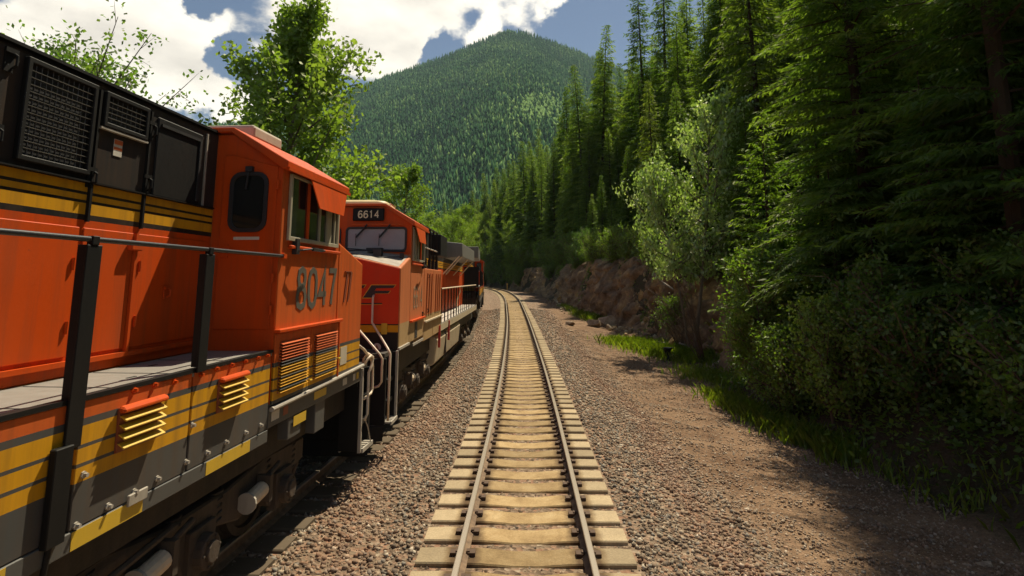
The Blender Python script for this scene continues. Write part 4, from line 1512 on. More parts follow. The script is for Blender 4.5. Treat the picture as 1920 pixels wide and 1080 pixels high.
        for u0, u1 in ((4.06, 4.50), (5.30, 5.74)):
            vt = MB(T).box(U(u1), U(u0), OUT + 0.002, OUT + 0.02, 1.88, 2.18).build('sill_vent', M['brick_red'], root)
            cp = MB(T)
            cp.prism([(0.02, 2.20), (0.07, 2.185), (0.075, 2.15), (0.02, 2.15)], lambda p, d: (d, OUT + p[0], p[1]), U(u1) - 0.02, U(u0) + 0.02)
            cp.build('vent_cap', M['cab'], vt, bevel=0.012)
            for i in range(4):
                z = 2.105 - 0.062 * i
                sl = MB(T)
                sl.prism([(0.02, z + 0.022), (0.03, z + 0.022), (0.075, z - 0.004), (0.07, z - 0.014)], lambda p, d: (d, OUT + p[0], p[1]), U(u1), U(u0))
                sl.build('slat', M['yellow'], vt)
        pl = MB(T).box(U(4.42), U(4.22), OUT + 0.01, OUT + 0.03, 1.47, 1.55).build('sill_box', M['pale_steel'], root, bevel=0.005)
        # handrail and stanchions
        hrl = MB(T)
        hrl.tube([(2.86, OUT + 0.02, 3.345), (2.96, OUT + 0.01, 3.345), (8, OUT + 0.01, 3.33), (20, OUT + 0.01, 3.33)], 0.019, 10)
        hrl.build('handrail', M['rail_tube'], root, smooth=True)
        MB(T).box(2.83, 2.90, OUT + 0.002, OUT + 0.04, 3.32, 3.37).build('handrail_bracket', M['cab'], root)
        for i, s_ in enumerate((4.30, 5.63, 7.2, 8.8, 10.4, 12, 13.6, 15.2, 17, 18.8)):
            low = 2.02 if i == 1 else 2.29
            p_ = MB(T)
            p_.prism([(s_ - 0.065, 3.30), (s_ + 0.065, 3.30), (s_ + 0.075, low), (s_ - 0.055, low)], lambda p, d: (p[0], d, p[1]), OUT + 0.013, OUT + 0.030)
            p_.box(s_ + 0.045, s_ + 0.060, OUT - 0.045, OUT + 0.014, low + 0.045, 3.30)
            p_.box(s_ - 0.03, s_ + 0.03, OUT - 0.012, OUT + 0.035, 3.30, 3.36)
            p_.build('stanchion', M['black'], root, bevel=0.004)
            if i == 1:
                q_ = MB(T)
                q_.box(s_ + 0.02, s_ + 0.16, OUT + 0.004, OUT + 0.05, 1.48, 2.05)
                q_.tube([(s_ + 0.1, OUT + 0.02, 1.5), (s_ + 0.12, OUT, 1.2)], 0.02, 6)
                q_.build('stanchion_foot', M['black'], root, bevel=0.006)
        # louvred doors under the cab number
        MB(T).box(1.02, 2.97, OUT + 0.003, OUT + 0.075, 2.50, 2.54).build('louvre_header', M['cab'], root, bevel=0.008)
        MB(T).box(1.0, 1.03, OUT + 0.003, OUT + 0.03, 1.73, 2.50).build('louvre_post', M['cab'], root)
        louvre_door(root, T, 2.01, 2.95, 1.74, 2.49, 17, M['body'], root)
        louvre_door(root, T, 1.05, 1.99, 1.74, 2.49, 17, M['body'], root)
        for a, w_ in ((2.03, 1.86), (1.07, 2.0)):
            h = MB(T)
            h.tube([(a, OUT + 0.02, w_), (a, OUT + 0.07, w_), (a + 0.06, OUT + 0.07, w_)], 0.012, 6)
            h.build('door_handle', M['yellow'], root)
        MB(T).box(0.62, 0.88, OUT + 0.003, OUT + 0.006, 1.87, 2.12).build('data_sticker', M['tan'], root)
        sk = MB(T)
        sk.tube([(-0.12, OUT + 0.02, 1.735), (1.0, OUT + 0.02, 1.715), (2.95, OUT + 0.02, 1.695)], 0.028, 8)
        sk.build('sill_pipe', M['pale_steel'], root)
        MB(T).box(-0.1, 2.97, OUT - 0.06, OUT - 0.002, 1.50, 1.705).build('sill_beam', M['grey_paint'], root, bevel=0.006)
        for a, b, m_ in ((0.02, 0.12, 'yellow'), (0.18, 0.28, 'sign_white'), (0.55, 0.72, 'sign_white'), (1.35, 1.75, 'yellow'), (2.5, 2.62, 'brick_red'), (2.72, 2.9, 'sign_white')):
            MB(T).box(a, b, OUT - 0.0015, OUT + 0.002, 1.56, 1.655).build('sill_plate', M[m_], root)
        MB(T).box(1.3, 1.62, 1.40, 1.53, 1.12, 1.50).build('sand_filler_box', M['grey_paint'], root, bevel=0.01)
        MB(T).box(2.1, 2.45, 1.42, 1.55, 1.25, 1.50).build('junction_box', M['grey_paint'], root, bevel=0.01)
        # radiator cabin at the rear
        MB(T).box(14.4, 20.5, -1.46, 1.46, 4.05, 4.74).build('radiator', M['grey_rad'], hood, bevel=0.02)
        MB(T).box(20.62, 20.66, 0.6, 1.5, 2.31, 3.5).build('end_screen', M['black'], root)
        tk0, tk1 = 6.8, 13.0
    else:
        # left side: flush cabinets behind the cab, lower walkway
        for a, b in ((3.0, 4.55), (4.58, 6.2)):
            MB(T).box(a, b, 0.762, OUT - 0.002, 1.55, 3.40).build('side_cabinet', M['body_faded_lit'], root, bevel=0.015)
        for s_ in (3.3, 3.7, 4.1, 4.9, 5.3, 5.7):
            rb = MB(T)
            rb.prism([(s_, 2.15), (s_ + 0.05, 2.15), (s_ + 0.17, 3.28), (s_ + 0.12, 3.28)], lambda p, d: (p[0], OUT + d, p[1]), 0.001, 0.03)
            rb.build('cabinet_rib', M['body_faded_lit'], root)
        for s_, w_ in ((3.5, 3.2), (3.5, 2.3), (2.75, 2.25)):
            latch(T, root, s_, w_, OUT, 0.12, 0.06)
        MB(T).box(1.05, 2.95, OUT + 0.002, OUT + 0.07, 2.16, 2.20).build('cabinet_header', M['cab'], root)
        MB(T).box(3.0, 6.2, OUT - 0.001, OUT + 0.06, 2.02, 2.06).build('cabinet_header', M['tank'], root)
        MB(T).box(1.75, 2.05, OUT + 0.002, OUT + 0.01, 1.75, 2.12).build('black_recess_plate', M['gasket'], root)  # flat black plate in place of an open recess
        MB(T).box(1.5, 2.9, OUT + 0.002, OUT + 0.02, 1.60, 1.66).build('sill_pipe', M['pale_steel'], root)
        MB(T).box(-0.1, 1.0, OUT + 0.001, OUT + 0.04, 1.69, 1.74).build('sill_pipe', M['pale_steel'], root)
        for s_ in (3.25, 3.9, 4.6, 5.3, 6.0):
            b = MB(T)
            b.tube([(s_, 1.42, 3.40), (s_, 1.42, 4.55)], 0.028, 7)
            b.prism([(s_ - 0.10, 3.40), (s_ + 0.10, 3.40), (s_ + 0.03, 3.68), (s_ - 0.03, 3.68)], lambda p, d: (p[0], d, p[1]), 1.38, 1.46)
            b.build('guard_post', M['black'], root)
        for w_ in (4.56, 3.98):
            b = MB(T)
            b.tube([(3.05, 1.42, w_), (6.1, 1.42, w_)], 0.022, 7)
            b.build('guard_rail', M['pale_steel'] if w_ < 4.2 else M['black'], root)
        wk = MB(T).box(6.21, H1, 0.762, OUT, 1.75, 1.80).build('walkway', M['walkway_pale'], root)
        MB(T).box(6.21, H1, OUT - 0.03, OUT + 0.004, 1.55, 1.748).build('side_sill', M['tank'], root)
        for k in range(8):
            MB(T).box(6.4 + 1.0 * k, 7.35 + 1.0 * k, 0.762, 0.79, 1.9, 3.5).build('hood_door', M['hood'], hood, bevel=0.01)
        hrl = MB(T)
        hrl.tube([(6.25, OUT, 2.84), (12, OUT, 2.86), (20, OUT, 2.88)], 0.024, 8)
        hrl.build('handrail', M['cream'], root)
        s_ = 6.25
        while s_ < 20.2:
            b = MB(T)
            b.tube([(s_, OUT, 1.78), (s_, OUT, 2.86)], 0.02, 6)
            b.build('stanchion', M['black'], root)
            s_ += 0.85
        # radiator wings with stays
        MB(T).box(9.2, 11.0, -1.1, 1.1, 4.0, 4.78).build('equipment_box', M['black'], hood, bevel=0.02)
        rd = MB(T)
        rd.prism([(0.7, 4.78), (1.50, 4.70), (1.52, 4.12), (0.7, 4.05)], lambda p, d: (d, p[0], p[1]), 13.0, 19.4)
        rd.build('radiator', M['grey_rad'], hood, bevel=0.02)
        for s_ in (12.2, 13.1, 16, 19):
            b = MB(T)
            b.tube([(s_, 0.78, 3.35), (s_ + 0.1, 1.46, 4.12)], 0.03, 6)
            b.build('radiator_stay', M['cream'], hood)
        b = MB(T)
        b.tube([(12.5, OUT, 2.85), (13.5, OUT - 0.3, 2.3), (14.2, OUT - 0.4, 1.82)], 0.03, 6)
        b.build('brace', M['cream'], root)
        tk0, tk1 = 5.7, 12.4
    # ---- underframe
    MB(T).box(-0.7, H1 + 0.2, -1.3, 1.3, 1.05, 1.60).build('underframe', M['dark_steel'], root)
    tank = MB(T)
    tank.prism([(-1.45, 1.45), (-1.52, 1.3), (-1.45, 0.62), (-0.9, 0.4), (0.9, 0.4), (1.45, 0.62), (1.52, 1.3), (1.45, 1.45)], lambda p, d: (d, p[0], p[1]), tk0, tk1)
    tank.build('fuel_tank', M['tank'] if side == 'L' else M['dark_steel'], root, bevel=0.05, segs=2)
    if side == 'L':
        for s_ in (tk0 + 0.1, tk0 + 2.4):
            MB(T).box(s_, s_ + 0.06, OUT - 0.02, OUT + 0.05, 1.1, 1.75).build('emergency_cutoff', M['red_lamp'], root)
        MB(T).box(tk0 + 2.1, tk0 + 2.16, 1.47, 1.535, 0.66, 1.42).build('tank_strap', M['frame_brown'], root)
    truck(root, T, 3.55)
    truck(root, T, 16.6)
    return root


M['cream_dome'] = worn('cream_dome', (0.66, 0.52, 0.26), 0.5, (0.4, 0.3, 0.15), 0.3, 3)
M['window_trim'] = worn('pale_window_trim', (0.42, 0.38, 0.27), 0.45, (0.2, 0.15, 0.1), 0.4, 8)
M['grey_rad'] = worn('grey_radiator', (0.17, 0.165, 0.15), 0.55, (0.08, 0.07, 0.055), 0.4, 3)
M['walkway_pale'] = worn('pale_walkway', (0.52, 0.48, 0.42), 0.55, (0.2, 0.16, 0.12), 0.4, 5)


def loco_pos(tan, Lperp, u, z=0.0):
    a = math.atan(tan)
    hd = Vector((math.sin(a), math.cos(a), 0))
    rt = Vector((math.cos(a), -math.sin(a), 0))
    p = hd * u + rt * (-(Lperp + OUT))
    return (p.x, p.y, z)


locomotive('near orange locomotive with black hood, louvred doors and number 8047 on its cab', 1, loco_pos(0.068, 3.05, 9.3), 0.068, '8047', 'R')
locomotive('middle orange locomotive facing the camera with windscreen and number board 6614', -1, loco_pos(0.0163, 2.5, 12.1), 0.0163, '6614', 'L', nose_mat='body_faded_lit', cab_mat='cab_faded')
locomotive('farthest orange locomotive, its cab showing at the end of the row', 1, (-4.30, 56.3, 0.45), -0.038, '', 'R', fine=False)


# ---------------------------------------------------------------- vegetation
def tapered(mb, pts, r0, r1, n=6):
    mb.tube(pts, r0, n, r1)


def quads(P, D, S, l, w, wt=0.35):
    """leaf-like quads: base points P, directions D, side vectors S, lengths l, widths w -> (4n,3) vertices, (n,4) faces"""
    l = l[:, None]
    w = w[:, None]
    v = np.stack([P - S * w * wt * 0.5, P + D * l * 0.45 - S * w * 0.5, P + D * l, P + D * l * 0.55 + S * w * 0.5], 1)
    n = len(P)
    return v.reshape(-1, 3), np.arange(4 * n).reshape(n, 4)


def unit(a):
    return a / np.maximum(np.linalg.norm(a, axis=-1, keepdims=True), 1e-9)


def conifer_meshes(seed, h, r, base, nb, droop=0.25, lift=0.1, leaf=(0.34, 0.13), mat='leaf_con', gap=0.0, shape=0.85, dead=6):
    rng = np.random.default_rng(seed)
    Ps, Ds, Ss, ls, ws, cs = [], [], [], [], [], []
    tr = MB()
    bend = rng.normal(0, 0.012, 2)
    tp = [(bend[0] * z * z / h, bend[1] * z * z / h, z) for z in np.linspace(-0.6, h * 0.985, 9)]
    tr.tube(tp, 0.009 * h + 0.03, 8, 0.012)

    def axis(z):
        return np.array([bend[0] * z * z / h, bend[1] * z * z / h, z])
    br = MB()
    for b in range(nb):
        q = ((b + rng.random()) / nb) ** 0.92
        z = base + (h - base) * q
        L = r * (1 - q) ** shape * (0.55 + 0.6 * rng.random()) * min(1.0, 0.6 + q * 3.5) + 0.12
        if rng.random() < gap:
            L *= 0.4
        az = b * 2.399 + rng.normal(0, 0.35)
        hd = np.array([math.cos(az), math.sin(az), 0])
        sd = np.array([-hd[1], hd[0], 0])
        k = max(3, int(L / (leaf[0] * 0.42)))
        lf = lift + 0.45 * q * q
        ts = np.linspace(0.18, 1, k)
        dr = droop * (0.7 + 0.6 * rng.random())
        pos = axis(z) + hd * (L * ts)[:, None] + np.array([0, 0, 1]) * (lf * L * ts - dr * L * ts**2)[:, None]
        tintb = rng.random() * 0.55 + 0.1
        if L > 0.9 and b % 2 == 0:
            br.tube([tuple(axis(z)), tuple(pos[k // 2]), tuple(pos[-1])], 0.018 + 0.006 * L, 4, 0.006)
        lat = (1 - ts) * L * 0.42 + leaf[0] * 0.5
        mi = np.maximum(1, (lat / (leaf[0] * 0.5)).astype(int))
        ii = np.repeat(np.arange(k), mi * 2)                       # station along the bough
        jj = np.concatenate([np.tile(np.arange(m), 2) for m in mi])
        sg = np.concatenate([np.repeat((-1.0, 1.0), m) for m in mi])
        nq = len(ii)
        dirv = unit(hd * (0.75 + 0.5 * ts[ii])[:, None] + sd * (sg * 0.95)[:, None] + np.array([0, 0, -0.5 * dr - 0.1]))
        p = pos[ii] + dirv * (lat[ii] * (jj + 0.3 * rng.random(nq)) / mi[ii])[:, None]
        dd = unit(dirv + rng.normal(0, 0.28, (nq, 3)) + np.array([0, 0, -0.2 - 0.3 * dr]))
        Ps.append(p)
        Ds.append(dd)
        Ss.append(unit(np.cross(dd, np.array([0, 0, 1.0]) + rng.normal(0, 0.45, (nq, 3)))))
        ls.append(leaf[0] * (0.7 + 0.7 * rng.random(nq)))
        ws.append(leaf[1] * (0.7 + 0.7 * rng.random(nq)))
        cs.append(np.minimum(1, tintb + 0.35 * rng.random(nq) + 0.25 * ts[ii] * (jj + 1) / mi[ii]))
    Ps, Ds, Ss, ls, ws, cs = map(np.concatenate, (Ps, Ds, Ss, ls, ws, cs))
    V, F = quads(np.array(Ps), np.array(Ds), np.array(Ss), np.array(ls), np.array(ws))
    for i in range(dead):                                            # bare stubs low on the stem
        z = base * (0.25 + 0.7 * rng.random())
        az = rng.random() * 6.28
        L = 0.4 + 0.7 * rng.random()
        br.tube([(0, 0, z), (math.cos(az) * L, math.sin(az) * L, z - 0.15 * L)], 0.016, 4, 0.005)
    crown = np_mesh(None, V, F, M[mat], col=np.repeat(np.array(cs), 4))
    tr.v, tr.f = tr.v + br.v, tr.f + [tuple(i + len(tr.v) for i in f) for f in br.f]
    o = tr.build('trunk_source', M['bark'])
    me = o.data
    bpy.data.objects.remove(o)
    return me, crown


def broadleaf_meshes(seed, h, r, base, limbs, twigs, leaves, leaf=0.15, mat='leaf_pop', bark='bark_pale', top=1.0, clump=0.42, ragged=0.35, stems=1, flat=0.0, drift=0.0):
    """a trunk with limbs, twigs on the limbs and leaf clumps around the twigs"""
    rng = np.random.default_rng(seed)
    tr = MB()
    Ps, cs, outw = [], [], []
    for st in range(stems):
        ox, oy = (rng.normal(0, 0.12 * r, 2) if stems > 1 else (0, 0))
        lean = rng.normal(0, 0.05, 2) + (np.array([math.cos(st * 2.1), math.sin(st * 2.1)]) * 0.16 if stems > 1 else 0) + np.array([drift, 0])
        hs = h * (1 if st == 0 else 0.7 + 0.25 * rng.random())
        ax = lambda z: np.array([ox + lean[0] * z + 0.15 * math.sin(z * 0.5 + st), oy + lean[1] * z + 0.15 * math.cos(z * 0.43 + st), z])
        tr.tube([tuple(ax(z)) for z in np.linspace(-0.5, hs * 0.93, 9)], (0.014 * hs + 0.03) / (stems ** 0.4), 7, 0.012)
        for b in range(limbs):
            q = ((b + rng.random()) / limbs)
            z = base + (hs - base) * q * 0.93
            prof = math.sin(math.pi * min(1, (q * 0.80 + 0.20)) ** 1.1) ** 0.8 if top >= 1 else (1 - q) ** 0.75 * min(1, 0.75 + q)
            L = r * max(prof, 0.16) * float(np.clip(1 + ragged * 0.6 * rng.standard_normal(), 0.45, 1.22))
            L = max(L, 0.3)
            az = b * 2.399 + rng.normal(0, 0.4)
            hd = np.array([math.cos(az), math.sin(az), 0])
            up = 0.35 + 0.55 * rng.random() + 0.5 * q - flat
            tip = ax(z) + hd * L + np.array([0, 0, up * L])
            mid = ax(z) + hd * L * 0.5 + np.array([0, 0, up * L * 0.38])
            tr.tube([tuple(ax(z)), tuple(mid), tuple(tip)], 0.012 * L + 0.02, 5, 0.008)
            tb = 0.15 + 0.5 * rng.random()
            for t in range(twigs):
                f = 0.25 + 0.75 * (t + rng.random()) / twigs
                p0 = ax(z) + (mid - ax(z)) * min(1, f * 2) if f < 0.5 else mid + (tip - mid) * (f - 0.5) * 2
                d = unit(hd * 0.6 + rng.normal(0, 0.6, 3) + np.array([0, 0, 0.35]))
                tl = (0.35 + 0.5 * rng.random()) * (0.5 + 0.12 * L)
                p1 = p0 + d * tl
                tr.tube([tuple(p0), tuple(p1)], 0.012, 3, 0.004)
                nl = max(2, int(leaves * (0.5 + rng.random())))
                c = p0 + (p1 - p0) * rng.random((nl, 1)) ** 0.6 + rng.normal(0, clump * 0.42, (nl, 3))
                Ps.append(c)
                cs.append(np.clip(tb + 0.4 * rng.random(nl), 0, 1))
    P = np.concatenate(Ps)
    n = len(P)
    D = unit(rng.standard_normal((n, 3)) + np.array([0, 0, -0.35]))
    Sv = unit(np.cross(D, rng.standard_normal((n, 3))))
    V, F = quads(P, D, Sv, leaf * (0.7 + 0.6 * rng.random(n)), leaf * (0.55 + 0.4 * rng.random(n)), 0.3)
    crown = np_mesh(None, V, F, M[mat], col=np.repeat(np.concatenate(cs), 4))
    o = tr.build('trunk_source', M[bark])
    me = o.data
    bpy.data.objects.remove(o)
    return me, crown


def plant(name, meshes, x, y, scale, rz, label, cat, group=None, dz=-0.1, z=None, sq=1.0, parts=('trunk', 'crown')):
    root = empty(name, (x, y, (ground_z(x, y) if z is None else z) + dz), rz)
    root.scale = (scale * sq, scale * sq, scale)
    tag(root, label, cat, group)
    for pn, me in zip(parts, meshes):
        link(pn, me, root)
    return root


# -- kinds of tree, built once and shared between copies
CON = [conifer_meshes(1, 24, 4.0, 1.2, 310, 0.35, 0.10, leaf=(0.36, 0.11)), conifer_meshes(2, 22, 3.4, 0.9, 290, 0.22, 0.15, leaf=(0.35, 0.105)), conifer_meshes(3, 26, 4.2, 2.0, 310, 0.42, 0.05, leaf=(0.38, 0.115), gap=0.1),
       conifer_meshes(4, 18, 3.3, 0.4, 260, 0.25, 0.12, leaf=(0.34, 0.10))]
NEAR = [conifer_meshes(8, 20, 3.4, 0.5, 400, 0.38, 0.12, leaf=(0.20, 0.042)), conifer_meshes(9, 17, 2.8, 0.4, 300, 0.25, 0.14, leaf=(0.19, 0.04), gap=0.1)]
TALL = conifer_meshes(5, 30, 3.4, 7.0, 240, 0.30, 0.08, leaf=(0.38, 0.12), gap=0.2, dead=26)
CEDAR = conifer_meshes(6, 21, 3.8, 0.6, 240, 0.55, 0.15, leaf=(0.40, 0.09), mat='leaf_con_y')
YOUNG = conifer_meshes(7, 7.5, 1.9, 0.2, 130, 0.22, 0.2, leaf=(0.19, 0.055), mat='leaf_young')
POPLAR = broadleaf_meshes(11, 19, 5.6, 2.5, 80, 10, 34, 0.25, 'leaf_pop', clump=0.62, ragged=0.5, top=0.5)
POPLAR2 = broadleaf_meshes(12, 15, 3.3, 2.0, 50, 9, 32, 0.17, 'leaf_bright', clump=0.48)
ROUND = broadleaf_meshes(13, 16, 3.4, 2.0, 48, 8, 28, 0.22, 'leaf_bright', clump=0.5, ragged=0.2)
PALE = broadleaf_meshes(14, 11, 2.6, 3.0, 42, 8, 19, 0.19, 'leaf_pale', clump=0.40, ragged=0.45, stems=2, flat=0.15)
SHRUB = broadleaf_meshes(15, 4.2, 1.7, 0.2, 26, 7, 17, 0.13, 'leaf_shrub', bark='twig', clump=0.34, stems=3)
SHRUB2 = broadleaf_meshes(16, 2.4, 1.2, 0.1, 20, 6, 15, 0.11, 'leaf_shrub', bark='twig', clump=0.28, stems=3)
SAPLING = broadleaf_meshes(17, 7.0, 1.9, 0.4, 36, 8, 18, 0.15, 'leaf_shrub', bark='twig', clump=0.36, stems=2)
SPARSE = broadleaf_meshes(18, 14, 3.6, 4.0, 46, 8, 22, 0.14, 'leaf_pop', clump=0.5, ragged=0.3)

rg = random.Random(4)
ORD = ['first', 'second', 'third', 'fourth', 'fifth', 'sixth', 'seventh', 'eighth', 'ninth', 'tenth', 'eleventh', 'twelfth', 'thirteenth', 'fourteenth', 'fifteenth', 'sixteenth', 'seventeenth', 'eighteenth', 'nineteenth', 'twentieth', 'twenty-first', 'twenty-second', 'twenty-third', 'twenty-fourth', 'twenty-fifth', 'twenty-sixth', 'twenty-seventh', 'twenty-eighth', 'twenty-ninth', 'thirtieth', 'thirty-first', 'thirty-second']


def at(px, Y):
    """x of a line of sight that leaves the camera px/1090 to the side, at Y metres ahead"""
    return (px - 960) / 1090.0 * Y * 0.989


# -- left of the line
plant('poplar_tree', POPLAR, -10.9, 28.0, 1.08, 0.4, 'big leafy poplar rising behind the near orange cab', 'tree', z=-2.4)
plant('poplar_tree', SPARSE, -12.6, 15.4, 0.86, 2.0, 'thin leafy tree showing over the black hood roof', 'tree', z=-2.4)
plant('poplar_tree', POPLAR2, -13.0, 12.4, 0.80, 1.0, 'leafy tree whose branches fill the top left corner', 'tree', z=-2.4)
plant('round_tree', ROUND, -13.0, 66, 1.12, 0.0, 'round yellow-green tree behind the cab roof of locomotive 6614', 'tree', z=-1.5)
plant('poplar_tree', POPLAR2, -17.0, 50, 0.9, 0.8, 'green tree between the big poplar and the round tree', 'tree', z=-2.4)
valley = [(-11, 92, ROUND, 0.85), (-16, 100, POPLAR2, 1.0), (-9.5, 112, POPLAR2, 1.0), (-21, 96, CON[1], 0.8), (-13, 126, ROUND, 1.1), (-24, 120, CON[3], 1.0), (-30, 110, POPLAR2, 1.1), (-18, 140, POPLAR2, 1.2),
          (-33, 84, CON[3], 0.8), (-27, 76, POPLAR2, 0.9), (-38, 140, CON[0], 0.9), (-44, 120, ROUND, 1.0), (-26, 160, ROUND, 1.3), (-34, 175, CON[1], 1.1), (-20, 172, CON[0], 1.0), (-50, 160, CON[2], 1.0),
          (-15, 158, POPLAR2, 1.3), (-29, 190, POPLAR2, 1.4), (-44, 196, CON[0], 1.1), (-58, 190, CON[1], 1.1), (-22, 206, CON[2], 1.0), (-36, 222, ROUND, 1.5), (-52, 228, CON[0], 1.2), (-70, 210, CON[3], 1.3), (-66, 240, ROUND, 1.5),
          (-14, 230, CON[1], 1.1), (-26, 240, POPLAR2, 1.5), (-44, 255, CON[2], 1.1), (-80, 250, CON[0], 1.2), (-60, 270, CON[1], 1.2), (-30, 280, CON[0], 1.1), (-10, 270, CON[2], 1.0)]
for i, (x, y, ms, s) in enumerate(valley):
    con = ms in CON
    gz = ground_z(x, y) if y < 236 else -9
    plant('conifer_tree' if con else 'broadleaf_tree', ms, x, y, s * rg.uniform(0.9, 1.1), rg.uniform(0, 6.28),
          'dark conifer in the valley beyond the locomotives' if con else 'bright leafy tree in the valley beyond the locomotives', 'tree',
          'conifers in the valley' if con else 'leafy trees in the valley', z=gz)

# -- right of the line: single trees that stand out
plant('conifer_tree', CON[2], 12.3, 78, 1.22, 0.3, 'tallest conifer against the sky, thin top, right of the mountain', 'tree')
plant('conifer_tree', CON[0], 13.4, 84, 1.25, 1.2, 'conifer with a narrow top just behind the tallest one', 'tree')
plant('conifer_tree', CON[2], 9.2, 96, 1.15, 2.2, 'pointed dark conifer standing alone against the mountain right of the track', 'tree')
plant('pine_tree', TALL, 16.4, 70, 1.15, 4.0, 'bare-stemmed tall conifer left of the pale flowering tree', 'tree')
plant('pine_tree', TALL, 18.0, 66, 1.15, 2.5, 'bare-stemmed tall conifer right behind the pale flowering tree', 'tree')
plant('pale_tree', PALE, 8.9, 30.0, 1.2, 0.5, 'pale silvery-leaved broadleaf tree in front of the dark conifers', 'tree', sq=0.66)
plant('cedar_tree', CEDAR, 14.0, 32.0, 1.08, 0.7, 'yellow-green drooping cedar right of the pale tree', 'tree')
plant('cedar_tree', CEDAR, 12.2, 49.5, 0.7, 3.0, 'yellow-green cedar on the slope above the rock cut', 'tree')
plant('sapling_tree', SAPLING, 8.0, 18.6, 0.72, 1.0, 'bushy green sapling at the corner of the dirt strip', 'tree')
plant('young_conifer', YOUNG, 9.1, 20.6, 1.1, 3.3, 'bright green young conifer below the yellow-green cedar', 'tree')
plant('young_conifer', YOUNG, 9.4, 17.6, 1.0, 5.0, 'young conifer in the shade right of the bushy sapling', 'tree')

# the stand along the slope: lower trees at its edge, tall ones behind
for i, (x, yy, ms, sc, lab) in enumerate([(12.0, 19.4, NEAR[1], 0.85, 'low-branched dark conifer just right of the bushy saplings'), (15.6, 23.4, CON[1], 0.95, 'dark conifer close behind the low-branched one'), (13.4, 16.8, NEAR[0], 0.95, 'broad black-green conifer in the deepest shade'),
        (10.1, 16.4, NEAR[0], 1.08, 'dark conifer overhanging the dirt strip'), (10.3, 11.8, NEAR[1], 1.25, 'dark conifer whose boughs fill the right edge'), (12.6, 14.2, NEAR[0], 0.95, 'dark conifer behind the one at the right edge'), (16.2, 20.0, CON[0], 1.0, 'dark conifer deep in the shade behind the broad one'), (16.6, 28.4, CON[0], 1.0, 'dark conifer behind the yellow-green drooping cedar')]):
    plant('conifer_tree', ms, x, yy, sc, i * 1.3, lab, 'tree')
rows = [(10.3, 11.8), (12.6, 14.2), (12.0, 19.4), (15.6, 23.4), (13.4, 16.8), (10.1, 16.4), (16.2, 20), (16.6, 28.4), (14.0, 32.0), (12.2, 49.5), (12.3, 78), (13.4, 84), (9.2, 96), (16.4, 70), (18.0, 66)]
for row, (t0, step, s0, s1) in enumerate(((9.9, 4.2, 0.3, 0.46), (13.2, 4.2, 0.48, 0.72), (17.4, 4.2, 0.85, 1.12), (22.4, 4.2, 1.0, 1.25), (28.5, 4.6, 1.05, 1.3))):
    y = 5.0
    while y < 178:
        yy = y + rg.uniform(-1.3, 1.3)
        y += step
        t = t0 + rg.uniform(-1.1, 1.1)
        if row == 0 and (18 < yy < 40):
            continue
        if row == 1 and 18 < yy < 40:
            continue
        if row == 2 and 28 < yy < 40:
            t += 2.0
        sc = rg.uniform(s0, s1)
        if row == 0 and yy < 22:
            t += 1.5
            sc *= 1.5
        if row == 1 and yy < 20:
            sc *= 1.4
        if row < 2 and yy > 72:
            sc = rg.uniform(0.55, 1.1)
        x = t + float(track_x(yy))
        if any((x - a) ** 2 + (yy - b) ** 2 < 5.0 for a, b in rows):
            continue
        rows.append((x, yy))
        ms = CON[rg.randrange(4)] if rg.random() < 0.86 else (CEDAR if rg.random() < .6 else TALL)
        if yy < 19 and x < 20:
            ms = NEAR[rg.randrange(2)]
        plant('conifer_tree', ms, x, yy, sc, rg.uniform(0, 6.28), [('short conifer in the front rank above the cut bank' if yy < 75 else 'conifer in the front rank along the far bend'), ('half-grown conifer in the second rank of the slope stand' if yy < 75 else 'conifer in the second rank near the far bend'),
              'tall conifer in the third rank of the slope stand', 'tall conifer in the rear ranks high on the slope', 'tall conifer in the rear ranks high on the slope'][row], 'tree', ['front rank conifers', 'second rank conifers', 'third rank conifers', 'rear rank conifers', 'rear rank conifers'][row] + (' at the bend' if row < 2 and yy >= 75 else ' of the slope stand'))
